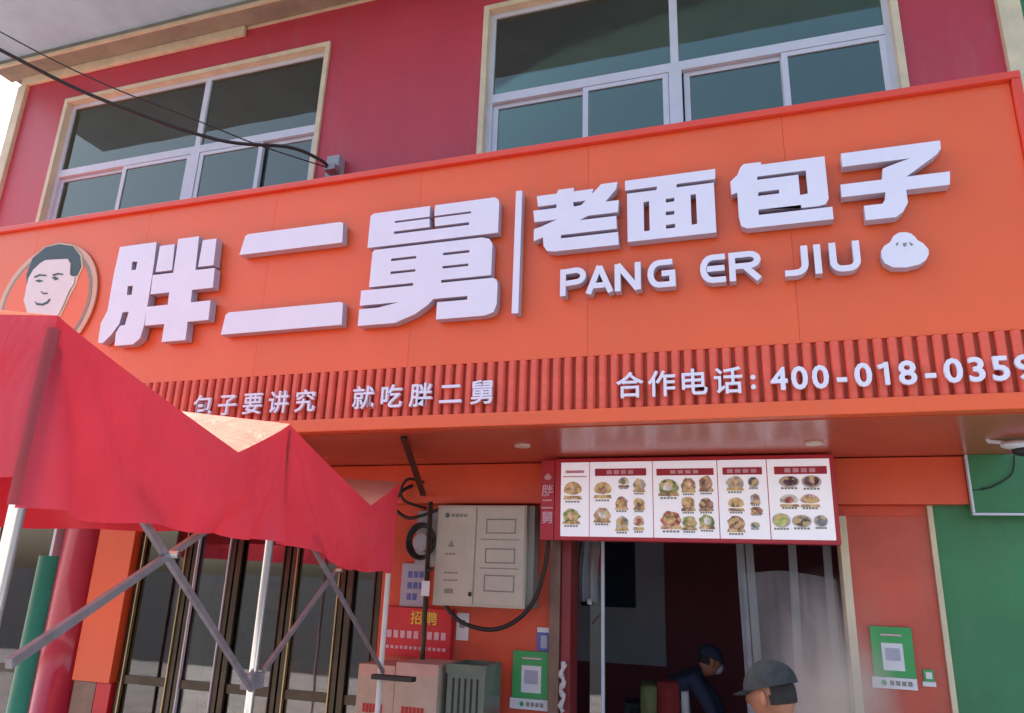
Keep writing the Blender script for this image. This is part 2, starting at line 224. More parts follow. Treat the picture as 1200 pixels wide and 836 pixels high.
# ------------------------------------------------------------------ helpers
def obj(name, bm, m, parent=None, smooth=False):
    me = bpy.data.meshes.new(name); bm.to_mesh(me); bm.free()
    for mm in (m if isinstance(m, (list, tuple)) else [m]): me.materials.append(M[mm] if isinstance(mm, str) else mm)
    if smooth:
        for p in me.polygons: p.use_smooth = True
    o = bpy.data.objects.new(name, me); COL.objects.link(o)
    if parent: o.parent = parent
    return o
def shared(name, src, parent, loc):
    o = bpy.data.objects.new(name, src.data); COL.objects.link(o); o.parent = parent; o.location = loc; return o
def thing(name, label, cat, loc=(0, 0, 0), group=None, rz=0):
    o = bpy.data.objects.new(name, None); COL.objects.link(o); o.location = loc; o.rotation_euler = (0, 0, rz); o.empty_display_size = .1
    o['label'] = label; o['category'] = cat
    if group: o['group'] = group
    return o
def tag(o, label, cat, group=None):
    o['label'] = label; o['category'] = cat
    if group: o['group'] = group
    return o
def struct(name, bm, m):
    o = obj(name, bm, m); o['kind'] = 'structure'; return o
def bx(bm, x0, x1, y0, y1, z0, z1, bev=0.0):
    vs_ = [bm.verts.new((x, y, z)) for x in (x0, x1) for y in (y0, y1) for z in (z0, z1)]
    q = [(0, 1, 3, 2), (4, 6, 7, 5), (0, 4, 5, 1), (2, 3, 7, 6), (0, 2, 6, 4), (1, 5, 7, 3)]
    fs = [bm.faces.new([vs_[i] for i in f]) for f in q]
    if bev:
        bmesh.ops.bevel(bm, geom=list({e for f in fs for e in f.edges}), offset=bev, segments=2, affect='EDGES', profile=.6)
    return bm
def box(x0, x1, y0, y1, z0, z1, bev=0.0): return bx(bmesh.new(), x0, x1, y0, y1, z0, z1, bev)
def part(name, m, parent, x0, x1, y0, y1, z0, z1, bev=0.0):
    return obj(name, box(x0, x1, y0, y1, z0, z1, bev), m, parent)
def tube(bm, pts, r, n=10, cap=True):
    pts = [Vector(p) for p in pts]; rings = []
    prev = None
    for i, p in enumerate(pts):
        t = (pts[min(i+1, len(pts)-1)] - pts[max(i-1, 0)]).normalized()
        a = prev if prev is not None else (Vector((0, 0, 1)) if abs(t.z) < .9 else Vector((1, 0, 0)))
        a = (a - t*a.dot(t)).normalized(); b = t.cross(a); prev = a
        rr = r[i] if isinstance(r, (list, tuple)) else r
        rings.append([bm.verts.new(p + (a*math.cos(k*2*math.pi/n) + b*math.sin(k*2*math.pi/n))*rr) for k in range(n)])
    for i in range(len(rings)-1):
        for k in range(n): bm.faces.new((rings[i][k], rings[i][(k+1) % n], rings[i+1][(k+1) % n], rings[i+1][k]))
    if cap: bm.faces.new(rings[0]); bm.faces.new(rings[-1][::-1])
    return bm
def tb(pts, r, n=10): return tube(bmesh.new(), pts, r, n)
def smoothpts(P, k=5):
    P = [Vector(p) for p in P]; out = []
    for i in range(len(P)-1):
        p0, p1, p2, p3 = P[max(i-1, 0)], P[i], P[i+1], P[min(i+2, len(P)-1)]
        for j in range(k):
            t = j/k
            out.append(.5*((2*p1)+(-p0+p2)*t+(2*p0-5*p1+4*p2-p3)*t*t+(-p0+3*p1-3*p2+p3)*t**3))
    out.append(P[-1]); return out
def plate(bm, polys, yf, yb, side_mat=0):
    """a flat shape in X,Z (first ring = outline, others = holes) from the front plane yf back to yb"""
    rings = [[Vector((x, z, 0)) for x, z in p] for p in polys]
    flat = [v for r_ in rings for v in r_]
    tris = tessellate_polygon(rings)
    fr = [bm.verts.new((v.x, yf, v.y)) for v in flat]; bk = [bm.verts.new((v.x, yb, v.y)) for v in flat]
    for t in tris:
        a, b, c = (flat[i] for i in t)
        if (b-a).cross(c-a).z < 0: t = t[::-1]
        bm.faces.new([fr[i] for i in t])
    k = 0
    for r_ in rings:
        n_ = len(r_)
        for i in range(n_):
            f = bm.faces.new((fr[k+i], fr[k+(i+1) % n_], bk[k+(i+1) % n_], bk[k+i])); f.material_index = side_mat
        k += n_
    bmesh.ops.recalc_face_normals(bm, faces=[f for f in bm.faces if f.material_index == side_mat and side_mat]) if side_mat else None
    return bm
def ring_pts(cx, cz, rx, rz, n=28, a0=0, a1=360):
    full = abs(a1-a0) >= 360
    return [(cx+rx*math.cos(R(a0+(a1-a0)*i/(n if full else n-1))), cz+rz*math.sin(R(a0+(a1-a0)*i/(n if full else n-1)))) for i in range(n)]
def stroke(pts, wd):
    """outline of a constant-width stroke through pts"""
    P = [Vector(p) for p in pts]; L, Rr = [], []
    for i, p in enumerate(P):
        if i == 0: t = (P[1]-p).normalized(); s = 1
        elif i == len(P)-1: t = (p-P[i-1]).normalized(); s = 1
        else:
            t1 = (p-P[i-1]).normalized(); t2 = (P[i+1]-p).normalized(); t = (t1+t2).normalized(); s = 1/max(.5, t.dot(t1))
        nn = Vector((-t.y, t.x))*wd/2*s
        L.append(tuple(p+nn)); Rr.append(tuple(p-nn))
    return L + Rr[::-1]
_tc = {}
def char_mesh(ch, size, bold, depth):
    key = (ch, size, bold, depth)
    if key in _tc: return _tc[key]
    c = bpy.data.curves.new('character', 'FONT'); c.body = ch; c.size = size; c.offset = bold; c.extrude = depth/2; c.resolution_u = 3
    o = bpy.data.objects.new('character', c); COL.objects.link(o)
    bpy.context.view_layer.update()
    me = bpy.data.meshes.new_from_object(o.evaluated_get(bpy.context.evaluated_depsgraph_get()))
    bpy.data.objects.remove(o); bpy.data.curves.remove(c)
    me.transform(Matrix.Rotation(math.pi/2, 4, 'X'))
    me.materials.clear(); _tc[key] = me; me.name = 'character'
    return me
def text(s, x, z, y, size, pitch, m, parent, bold=.004, depth=.02, name='character', fit=None):
    for i, ch in enumerate(s):
        if ch == ' ': continue
        if ch == '1':
            cx_ = x+i*pitch+pitch/2+.008; hh = size*.70; w_ = size*.13
            for st_k, pts_ in enumerate(([(cx_, z), (cx_, z+hh)], [(cx_+.004, z+hh-w_*.55), (cx_-size*.22, z+hh*.78)])):
                o_ = obj('character_stroke', plate(bmesh.new(), [stroke(pts_, w_)], y-depth/2-.001*st_k, y+depth/2), m, parent)
            continue
        me = char_mesh(ch, size, bold, depth)
        if not me.materials: me.materials.append(M[m])
        o = bpy.data.objects.new(name, me); COL.objects.link(o); o.parent = parent
        xs = [v.co.x for v in me.vertices]; wd = max(xs)-min(xs)
        o.location = (x+i*pitch+pitch/2-(max(xs)+min(xs))/2, y, z)

# ------------------------------------------------------------------ ground
g = bmesh.new(); bx(g, -400, 400, -400, 400, -.5, -.13); struct('ground', g, 'asphalt')
struct('road', box(-60, 60, -16, -7.5, -.126, -.12), 'asphalt')
struct('kerb', box(-60, 60, -7.5, -7.32, -.12, 0.004, .02), 'kerb')
struct('pavement', box(-60, 60, -7.32, 0.0, -.12, 0.0), 'paving')

# ------------------------------------------------------------------ the building
B = thing('shop_building', 'two storey magenta and red shop building with wide upper windows and overhanging eave', 'building')
XL, XR, ZT, ZB = -8.58, 6.0, 7.75, 2.76
W1 = (-7.72, -4.12, 5.02, 7.24); W2 = (-2.27, 1.235, 5.02, 7.25); W3 = (2.42, 5.6, 5.02, 7.25)
wl = bmesh.new()
xs = [XL, W1[0], W1[1], W2[0], W2[1], 1.95]
bx(wl, XL, 1.95, 0, .3, ZB, 5.02); bx(wl, XL, 1.95, 0, .3, 7.25, ZT)
bx(wl, XL, W1[0], 0, .3, 5.02, 7.25); bx(wl, W1[1], W2[0], 0, .3, 5.02, 7.25); bx(wl, W2[1], 1.95, 0, .3, 5.02, 7.25)
bx(wl, XL, XL+.3, .3, 9, -.0, ZT); bx(wl, 5.7, 6, .3, 9, 0, ZT); bx(wl, XL, 6, 9, 9.3, 0, ZT)
obj('upper_wall', wl, 'magenta', B)
wl = bmesh.new(); bx(wl, 2.1, XR, 0, .3, ZB, 5.02); bx(wl, 2.1, XR, 0, .3, 7.25, ZT); bx(wl, 2.1, 2.42, 0, .3, 5.02, 7.25); bx(wl, 5.6, XR, 0, .3, 5.02, 7.25)
obj('neighbour_upper_wall', wl, 'green', B)
part('pilaster', 'cream', B, 1.95, 2.1, -.06, .3, ZB, ZT, .01)
part('floor_slab', 'roof', B, XL+.31, 5.69, .31, 8.99, 2.8, 3.0)
part('roof_slab', 'roof', B, XL-.6, XR, -1.55, 9.3, 8.05, 8.3)
part('eave_soffit', 'eave', B, XL-.6, XR, -1.6, -.25, 7.87, 8.04, .01)
part('cornice', 'eave_band', B, XL-.25, XR, -.25, -.004, 7.755, 8.04, .01)
part('cornice_edge', 'cream', B, XL-.25, XR, -.275, -.252, 7.755, 7.80)
part('wall_top_edge', 'cream', B, -5.2, 1.94, -.02, -.003, 7.72, 7.75)
part('cream_trim', 'cream', B, XL, -5.215, -.05, -.003, 7.63, 7.752, .008)
part('corner_trim', 'cream', B, XL-.04, XL+.10, -.05, .1, 2.8, 7.63, .01)
# rooms behind the upper windows
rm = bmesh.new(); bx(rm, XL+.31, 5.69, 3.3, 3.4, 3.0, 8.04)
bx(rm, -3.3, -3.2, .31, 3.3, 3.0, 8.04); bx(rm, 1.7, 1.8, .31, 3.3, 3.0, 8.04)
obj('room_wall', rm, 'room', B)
def window(Wn, mull, stiles, zt, m='alu'):
    x0, x1, z0, z1 = Wn
    wnd = bpy.data.objects.new('window', None); COL.objects.link(wnd); wnd.parent = B
    tr = bmesh.new(); bx(tr, x0-.05, x0+.004, -.03, .1, z0, z1+.05); bx(tr, x1-.004, x1+.05, -.03, .1, z0, z1+.05); bx(tr, x0+.004, x1-.004, -.03, .1, z1-.004, z1+.05)
    obj('surround', tr, 'cream', wnd)
    f = bmesh.new(); a, b = .05, .10; x0 += .0045; x1 -= .0045; z1 -= .0045
    bx(f, x0, x0+.05, a, b, z0, z1); bx(f, x1-.05, x1, a, b, z0, z1); bx(f, x0+.05, x1-.05, a, b, z1-.05, z1); bx(f, x0+.05, x1-.05, a, b, z0, z0+.06)
    bx(f, x0+.05, x1-.05, a-.01, b, zt-.045, zt+.045)
    for mx in mull: bx(f, mx-.035, mx+.035, a-.005, b, zt+.045, z1-.05); bx(f, mx-.055, mx+.055, a-.015, b, z0+.06, zt-.045)
    obj('frame', f, m, wnd)
    edges = [x0+.05]+list(mull)+[x1-.05]
    for i in range(len(edges)-1):
        e0 = edges[i]+(.035 if i else 0); e1 = edges[i+1]-(.035 if i < len(edges)-2 else 0)
        part('pane', 'glass_up', wnd, e0, e1, .07, .08, zt+.045, z1-.05)
    for (s0, s1, d) in stiles:
        sf = bmesh.new(); zb, zz = z0+.06, zt-.05; ya, yb = .045+d, .075+d
        bx(sf, s0, s0+.05, ya, yb, zb, zz); bx(sf, s1-.05, s1, ya, yb, zb, zz); bx(sf, s0+.05, s1-.05, ya, yb, zz-.04, zz); bx(sf, s0+.05, s1-.05, ya, yb, zb, zb+.05)
        so_ = obj('sash', sf, m, wnd)
        part('sash_pane', 'glass_up', wnd, s0+.05, s1-.05, ya+.012, ya+.018, zb+.05, zz-.04)
    return wnd
window(W1, [-5.68], [(-7.67, -6.62, .04), (-6.69, -5.74, 0), (-5.62, -4.80, .0), (-4.86, -4.17, .04)], 6.28)
window(W2, [-.50], [(-2.214, -1.27, .04), (-1.33, -.56, 0), (-.43, .42, .04), (.38, 1.18, 0)], 6.25)
window(W3, [4.0], [(2.47, 3.3, .04), (3.2, 3.94, 0), (4.06, 4.9, 0), (4.85, 5.55, .04)], 6.25)
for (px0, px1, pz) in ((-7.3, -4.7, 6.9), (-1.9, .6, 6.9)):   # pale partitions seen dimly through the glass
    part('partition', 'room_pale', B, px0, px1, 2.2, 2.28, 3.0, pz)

# ground floor front
part('beam', 'beam', B, -5.6, 1.29, 0, .3, 2.435, 2.75, .006)
part('lintel', 'wallred', B, -5.6, 1.05, .101, .3, 2.361, 2.433)
part('upper_backing', 'wallred', B, XL, -5.61, .0, .3, 2.3, 2.75)
part('red_wall', 'wallred', B, -3.0, -1.56, .1, .3, 0, 2.36)
part('faded_red_wall', 'wallred2', B, .545, 1.05, .1, .3, 0, 2.36)
part('wall_trim', 'cream', B, 1.052, 1.085, .07, .3, 0, 2.433, .004)
part('door_trim', 'cream', B, .49, .543, .04, .3, 0, 2.36, .006)
part('green_wall', 'green', B, 1.087, 6, .1, .3, 0, 2.76)
part('door_post', 'brownmetal', B, -1.555, -1.475, .03, .3, 0, 2.36, .006)
part('red_post', 'darkred', B, -1.472, -1.40, .06, .3, 0, 2.36, .006)
part('orange_panel', 'orange', B, -6.03, -5.6, .06, .3, .86, 2.3, .004)
part('brown_panel', 'brownmetal', B, -6.03, -5.77, .09, .3, 0, .855, .004)
part('red_panel', 'poster', B, -5.765, -5.6, .09, .3, 0, .855, .004)
pl = tb([(-6.27, .16, 0), (-6.27, .16, 2.3)], .205, 40)
obj('pillar', pl, 'magenta_gloss', B, True)
part('pillar_trim', 'alu', B, -6.54, -6.505, .0, .3, 0, 2.3, .004)
# interior of the bun shop
it = bmesh.new(); bx(it, -3.0, 2.6, 2.9, 3.0, 0, 2.75); obj('back_wall', it, 'int_maroon', B)
part('ceiling', 'int_maroon', B, XL+.31, 5.6, .31, 8.9, 2.762, 2.79)
part('shop_floor', 'int_floor', B, XL+.31, 5.6, .0, 8.9, 0.002, 0.02)
part('side_wall', 'int_maroon', B, 1.6, 1.7, .31, 2.9, .02, 2.75)
part('side_wall', 'int_maroon', B, -2.9, -2.8, .31, 8.9, .02, 2.75)
part('wall_panel', 'int_wall', B, -2.79, -1.05, 2.84, 2.895, 1.05, 2.74)
part('far_wall', 'room', B, XL+.31, -2.91, 5, 5.1, .02, 2.75)

# bronze framed glass shop doors to the left
def glazing(x0, x1, n_, edge):
    dr = bpy.data.objects.new('shop_door', None); COL.objects.link(dr); dr.parent = B
    f = bmesh.new()
    bx(f, x0, x0+.05, .13, .19, .02, 2.35); bx(f, x1-.05, x1, .13, .19, .02, 2.35); bx(f, x0+.05, x1-.05, .13, .19, 2.24, 2.35); bx(f, x0+.05, x1-.05, .13, .19, .02, .16)
    bx(f, x0+.05, x1-.05, .135, .185, .86, .93)
    obj('frame', f, 'bronze', dr)
    e = bmesh.new(); bx(e, x0+.051, x0+.062, .115, .145, .16, 2.24); bx(e, x1-.062, x1-.051, .115, .145, .16, 2.24); obj('edge_strip', e, edge, dr)
    part('pane', 'glass_door', dr, x0+.05, x1-.05, .155, .162, .16, .86)
    part('pane', 'glass_door', dr, x0+.05, x1-.05, .155, .162, .93, 2.24)
for x0, x1, e in ((-5.58, -4.98, 'gold'), (-4.96, -4.50, 'alu'), (-4.48, -3.92, 'bronze'), (-3.90, -3.36, 'gold'), (-3.34, -3.02, 'bronze')): glazing(x0, x1, 1, e)
for x0, x1 in ((-8.27, -7.35), (-7.33, -6.56)): glazing(x0, x1, 1, 'alu')
part('red_banner', 'poster', B, -3.30, -3.06, .32, .34, 1.2, 2.1)
part('low_red_board', 'brownmetal', B, -4.35, -3.1, .42, .46, .02, 1.12)
part('stall_board', 'wallred', B, -4.30, -3.55, .40, .419, .4, 1.08)
# shelving and clutter seen through the glass
sh = thing('shelf_unit', 'dark shelf unit with boxes behind the left glass shop doors', 'shelf', (-4.3, 1.1, .02))
for z in (.1, .55, 1.0, 1.45, 1.9): part('shelf', 'brownmetal', sh, -1.0, 1.0, -.2, .2, z, z+.03)
for x in (-1.02, 1.0): part('side_panel', 'bronze', sh, x, x+.02, -.2, .2, 0, 2.05)
rnd = random.Random(3)
for i in range(14):
    z = (.132, .582, 1.032, 1.482)[i % 4]; x = -.85+(i//4)*.48+rnd.uniform(-.05, .05)
    hh_ = rnd.uniform(.2, .34); cn = rnd.randrange(5); b_ = obj('storage_box', box(-.14, .14, -.13, .13, 0, hh_, .005), ['meter', 'crate', 'bluegrey', 'vest_red', 'carton'][cn])
    b_.location = (-4.3+x, 1.05, z+.02)
    tag(b_, '%s box, %s, on the %s board of the glazed shelf' % (['grey', 'green', 'pale', 'red', 'tan'][cn], ['leftmost', 'left of middle', 'right of middle', 'rightmost'][i//4], ['lowest', 'second', 'third', 'highest'][i % 4]), 'box', 'boxes on the shelf behind the glass')

# ------------------------------------------------------------------ the shop sign canopy
S = thing('shop_sign', 'long orange canopy sign with raised white Chinese characters and a ribbed strip', 'sign')
SX0, SX1, SY = -9.4, 1.53, -1.35
x = SX1-.006; k = 0
pw = 1.22
sp = obj('panel', box(0, pw-.0016, 0, .03, 3.185, 4.66), 'orange', S); sp.location = (SX1-.05-pw, SY, 0)
for i in range(1, 9): shared('panel', sp, S, (SX1-.05-pw*(i+1), SY, 0))
part('top_rim', 'orange_rim', S, SX0, SX1, SY-.035, SY+.03, 4.662, 4.71, .006)
part('end_rim', 'orange_rim', S, SX1-.048, SX1, SY-.034, SY+.03, 2.86, 4.66, .006)
part('top_cap', 'orange_rim', S, SX0, SX1, SY+.031, -.003, 4.66, 4.70)
part('side_panel', 'orange', S, SX1-.03, SX1-.001, SY+.032, -.003, 2.80, 4.658)
part('strip_backing', 'rib_back', S, SX0, SX1-.05, SY+.02, SY+.05, 2.85, 3.184)
part('bottom_rail', 'orange', S, SX0, SX1, SY-.03, SY+.06, 2.762, 2.848, .006)
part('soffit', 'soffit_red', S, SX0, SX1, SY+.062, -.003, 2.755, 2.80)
rb = bmesh.new(); prof = [(-.027, .014), (-.024, .000), (-.014, -.014), (.014, -.014), (.024, .000), (.027, .014)]
v0 = [rb.verts.new((a, b, 2.85)) for a, b in prof]; v1 = [rb.verts.new((a, b, 3.18)) for a, b in prof]
for i in range(5): rb.faces.new((v0[i], v0[i+1], v1[i+1], v1[i]))
rb.faces.new(v0[::-1]); rb.faces.new(v1)
r0 = obj('slat', rb, 'rib', S); r0.location = (SX1-.085, SY, 0)
for i in range(1, 148): shared('slat', r0, S, (SX1-.085-.0722*i, SY, 0))
dl = bmesh.new(); tube(dl, [(0, 0, 0), (0, 0, -.012)], .055, 24)
d0 = obj('downlight', dl, 'lens', S); d0.location = (.335, -.6, 2.7545); shared('downlight', d0, S, (-1.554, -.75, 2.7545)); shared('downlight', d0, S, (-3.45, -.68, 2.7545))
YF = SY-.078
for key in ('pang', 'er', 'jiu', 'lao', 'mian', 'bao', 'zi'):
    bm = bmesh.new()
    for j, pl_ in enumerate(G[key]): plate(bm, pl_, YF-.001*j, SY-.012, 1)
    obj('character', bm, ['letter', 'letter_side'], S)
obj('divider_bar', plate(bmesh.new(), G['bar'][0], YF, SY-.012, 1), ['letter', 'letter_side'], S)
bn = bmesh.new(); plate(bn, G['bun'][0], YF, SY-.012, 1); bun = obj('bun_emblem', bn, ['letter', 'letter_side'], S)
for j in (1, 2, 3): obj('bun_fold', plate(bmesh.new(), G['bun'][j], YF-.002, YF+.01), 'grey_dark', bun)
# pinyin letters as rounded strokes
z0, z1 = 3.562, 3.742; SW = .036
def arc(cx, cz, rx, rz, a0, a1, n=9): return ring_pts(cx, cz, rx, rz, n, a0, a1)
def letter(strokes):
    bm = bmesh.new()
    for j, s in enumerate(strokes): plate(bm, [stroke(s, SW)], YF-.0012*j, SY-.012, 1)
    obj('letter', bm, ['letter', 'letter_side'], S)
h = SW/2; zb, zt = z0+h, z1-h; zm = (zb+zt)/2
x = -1.12; letter([[(x+h, z0), (x+h, z1)], [(x+SW, zt)]+arc(x+.10, (zt+zm-.005)/2+.003, .048, (zt-zm)/2+.004, 90, -90)+[(x+SW, zm-.008)]])
x = -.955; letter([[(x+.015, z0), (x+.085, z1)], [(x+.155, z0), (x+.085, z1-.004)], [(x+.05, z0+.05), (x+.12, z0+.05)]])
x = -.775; letter([[(x+h, z0), (x+h, z1)], [(x+h, z1-.004), (x+.16-h, z0+.004)], [(x+.16-h, z0), (x+.16-h, z1)]])
x = -.575; letter([[(x+.15, zt)]+arc(x+.07, zm, .052, zt-zm, 90, 270)+[(x+.148, zb), (x+.148, zm+.004)], [(x+.085, zm), (x+.165, zm)]])
x = -.265; letter([[(x+.145, zt)]+arc(x+.07, zm, .052, zt-zm, 90, 270)+[(x+.145, zb)], [(x+.04, zm), (x+.14, zm)]])
x = -.100; letter([[(x+h, z0), (x+h, z1)], [(x+SW, zt)]+arc(x+.115, (zt+zm)/2, .045, (zt-zm)/2, 90, -90)+[(x+SW, zm)], [(x+.085, zm), (x+.165, z0)]])
x = .205; letter([[(x, zb)]+arc(x+.06, zb+.05, .05, .05, -90, 0)+[(x+.11, z1)]])
x = .365; letter([[(x+h, z0), (x+h, z1)]])
x = .445; letter([[(x+h, z1)]+arc(x+h+.045, zb+.045, .045, .045, 180, 270, 6)+arc(x+.158-h-.045, zb+.045, .045, .045, 270, 360, 6)+[(x+.158-h, z1)]])
# small characters on the ribbed strip
text('包子要讲究', -3.87, 2.915, SY-.034, .165, .213, 'letter', S, .0022)
text('就吃胖二舅', -2.57, 2.918, SY-.034, .165, .209, 'letter', S, .0022)
text('合作电话', -.79, 2.916, SY-.034, .165, .186, 'letter', S, .0022)
text(':', -.05, 2.925, SY-.034, .16, .09, 'letter', S, .004)
text('400-018-0359', .078, 2.912, SY-.034, .178, .1065, 'letter', S, .004)
# round emblem of a smiling man
em = bmesh.new(); ecx, ecz = -5.55, 3.93
EM = obj('round_emblem', plate(bmesh.new(), [ring_pts(ecx, ecz, .535, .535, 48)], SY-.022, SY-.008), 'badge_rim', S)
def epl(name, m, polys, d): obj(name, plate(bmesh.new(), polys, SY-.022-d, SY-.022-d+.0035), m, EM)
epl('ring', 'grey_dark', [ring_pts(ecx, ecz, .485, .485, 48), ring_pts(ecx, ecz, .462, .462, 48)], .004)
epl('disc', 'orange', [ring_pts(ecx, ecz, .46, .46, 48)], .004)
for j, (nm, mt) in enumerate((('head_outline', 'cream'), ('hair', 'print_hair'), ('face', 'print_skin'), ('eyebrow', 'print_hair'), ('eyebrow', 'print_hair'), ('eye', 'print_hair'), ('eye', 'print_hair'), ('mouth', 'print_hair'), ('nose', 'print_hair'))):
    epl(nm, mt, G['face'][j], .008+.004*min(j, 3))

# ------------------------------------------------------------------ fixture and cable on the upper wall
fx = thing('wall_bracket', 'small grey bracket box on the magenta wall just above the sign between the windows', 'bracket', (-3.80, 0, 5.68))
part('housing', 'meter', fx, -.07, .07, -.12, -.002, -.12, .12, .01); part('clamp', 'steel', fx, -.02, .10, -.22, -.121, -.10, -.04, .006)
cb = obj('overhead_cable', tb(smoothpts([(-3.78, -.2, 5.62), (-3.84, -.3, 5.66), (-4.05, -.5, 5.70), (-4.55, -.9, 5.62), (-5.25, -1.6, 5.72), (-5.55, -2.3, 5.75), (-5.85, -3.0, 5.78), (-6.7, -4.4, 6.3)], 8), .016, 8), 'black', None, True)
tag(cb, 'black cable sagging from the wall bracket across the left upper window', 'cable')
cb = obj('overhead_cable', tb(smoothpts([(-3.76, -.2, 5.60), (-4.3, -.6, 5.70), (-4.75, -.9, 5.84), (-5.4, -1.45, 6.0), (-6.1, -2.0, 6.3), (-7.6, -3.1, 7.1)], 8), .007, 6), 'black', None, True)
tag(cb, 'thinner dark wire running just above the sagging cable at the left window', 'wire')
# diagonal brace rod, right side green lightbox, camera
rod = obj('brace_rod', box(-.022, .022, -.012, .012, 0, 1.34, .003), 'bronze'); a_, b_ = Vector((-2.24, -1.2, 2.74)), Vector((-2.62, -.03, 2.5))
rod.data.transform(Matrix.Scale((b_-a_).length/1.34, 4, (0, 0, 1))); rod.location = a_; rod.rotation_euler = (b_-a_).to_track_quat('Z', 'Y').to_euler()
tag(rod, 'dark flat brace slanting from the canopy underside down to the wall above the meter box', 'brace')
gb = thing('green_signboard', 'green signboard with a pale edge under the canopy at the right of the photo', 'signboard', (1.292, -.03, 2.36))
part('board', 'green', gb, .016, 2.4, 0, .029, .016, .393); part('bottom_edge', 'alu', gb, 0, 2.4, -.016, .029, 0, .015, .003); part('side_edge', 'alu', gb, 0, .015, -.016, .029, .016, .393, .003)
part('seam', 'dark', gb, .017, .08, -.003, -.001, .16, .166)
wc = obj('thin_cable', tb(smoothpts([(1.36, -.04, 2.53), (1.42, -.045, 2.54), (1.54, -.05, 2.62), (1.57, -.06, 2.74)], 6), .005, 6), 'black', None, True); tag(wc, 'thin dark wire hanging in front of the green signboard', 'wire')
sc = thing('security_camera', 'white security camera under the right end of the canopy', 'camera', (1.46, -.60, 2.755))
hb = bmesh.new(); bmesh.ops.create_uvsphere(hb, u_segments=20, v_segments=12, radius=.5); hb.transform(Matrix.Diagonal((.22, .11, .06, 1)))
obj('housing', hb, 'alu', sc, True).location = (0, 0, -.04)
hb = bmesh.new(); bmesh.ops.create_uvsphere(hb, u_segments=16, v_segments=10, radius=.5); hb.transform(Matrix.Diagonal((.15, .09, .07, 1)))
obj('lens_dome', hb, 'black', sc, True).location = (.02, 0, -.075)
obj('arm', tb([(-.06, 0, -.03), (-.16, .02, -.012), (-.16, .02, .0)], .012, 8), 'alu', sc, True)

# ------------------------------------------------------------------ menu board
MB = thing('menu_board', 'white menu board with pictures of dishes hung over the shop doorway', 'menu board', (0, 0, 0))
part('backing', 'menu_red', MB, -1.455, .475, -.24, -.12, 2.148, 2.74, .005)
ed = [-1.408, -1.191, -.731, -.283, .045, .448]
for i in range(5): part('sheet', 'menu_white', MB, ed[i]+.003, ed[i+1]-.003, -.25, -.241, 2.175, 2.71, .002)
def dish_shape(dx, dz, rx, rz, rr, kind):
    if kind == 0: return [(dx+px, dz+pz) for px, pz in ring_pts(0, 0, rx, rz, 18)]
    if kind == 1:      # bun or dumpling heap, rounded top on a flat base
        return [(dx+px, dz+(pz if pz > 0 else pz*.45)) for px, pz in ring_pts(0, 0, rx, rz, 18)]
    return [(dx+px*(1+rr.uniform(-.16, .10)), dz+pz*(1+rr.uniform(-.16, .10))) for px, pz in ring_pts(0, 0, rx, rz, 16)]
for (dx, dz, rx, rz, c) in DISHES:
    rr = random.Random(int(dx*1000)+int(dz*777)); kd = 1 if c in ('tan', 'pale', 'rose', 'pink') else (0 if c in ('plum', 'dark', 'lime', 'slate', 'teal') else 2)
    d_ = obj('dish_picture', plate(bmesh.new(), [dish_shape(dx, dz+.12*rz, rx*1.04, rz*.92, rr, kd)], -.2535, -.2505), 'food_'+c if kd else 'plate_print', MB)
    ir = .8 if kd == 0 else .5
    obj('food', plate(bmesh.new(), [dish_shape(dx+rx*rr.uniform(-.1, .1), dz+.2*rz, rx*ir, rz*ir, rr, 2)], -.2555, -.2536), 'food_'+(c if kd == 0 else rr.choice(['green', 'red', 'tan', 'brown', 'pale', 'mix'])), d_)
    if kd: obj('basket', plate(bmesh.new(), [[(dx-rx*1.08, dz-.78*rz), (dx+rx*1.08, dz-.78*rz), (dx+rx*.95, dz-.40*rz), (dx-rx*.95, dz-.40*rz)]], -.2555, -.2536), 'food_'+rr.choice(['tan', 'brown', 'mix']), d_)
cp = bmesh.new()
for (dx, dz, rx, rz, c) in DISHES:     # unreadable captions under each picture
    n_ = 5 if rx > .045 else 4; wd = rx*1.7/n_
    for q in range(n_):
        x_ = dx-rx*.85+q*wd; bx(cp, x_, x_+wd*.75, -.2528, -.2505, dz-rz*1.08, dz-rz*1.08+.013)
obj('caption', cp, 'grey_dark', MB)['kind'] = 'stuff'
for (x0, x1, zb_, zt_) in BARS:
    hb_ = part('heading_bar', 'menu_bar', MB, x0, x1, -.2535, -.2505, zb_, zt_)
    hp = bmesh.new(); cx = (x0+x1)/2
    for q in range(4): bx(hp, cx-.10+q*.052, cx-.10+q*.052+.038, -.2555, -.254, zb_+.012, zt_-.012)
    obj('heading_mark', hp, 'pinkprint', hb_)['kind'] = 'stuff'
hp = bmesh.new(); bx(hp, -1.37, -1.23, -.2528, -.2505, 2.63, 2.65); bx(hp, -1.39, -1.21, -.2528, -.2505, 2.60, 2.608); obj('first_sheet_heading', hp, 'pinkprint', MB)
sd_ = part('side_board', 'menu_red', MB, -1.56, -1.458, -.245, -.13, 2.148, 2.73, .004)
text('胖二舅', 0, 0, 0, .1, 0, 'pinkprint', MB) if False else None
for i, ch in enumerate('胖二舅'): text(ch, -1.553, 2.47-.098*i, -.248, .092, .09, 'pinkprint', MB, .0012, .004)
obj('bun_mark', plate(bmesh.new(), [[((a-.818)*.19*1.2-1.508, (b-3.63)*.19*1.2+2.60) for a, b in G['bun'][0][0]]], -.2485, -.246), 'pinkprint', MB)

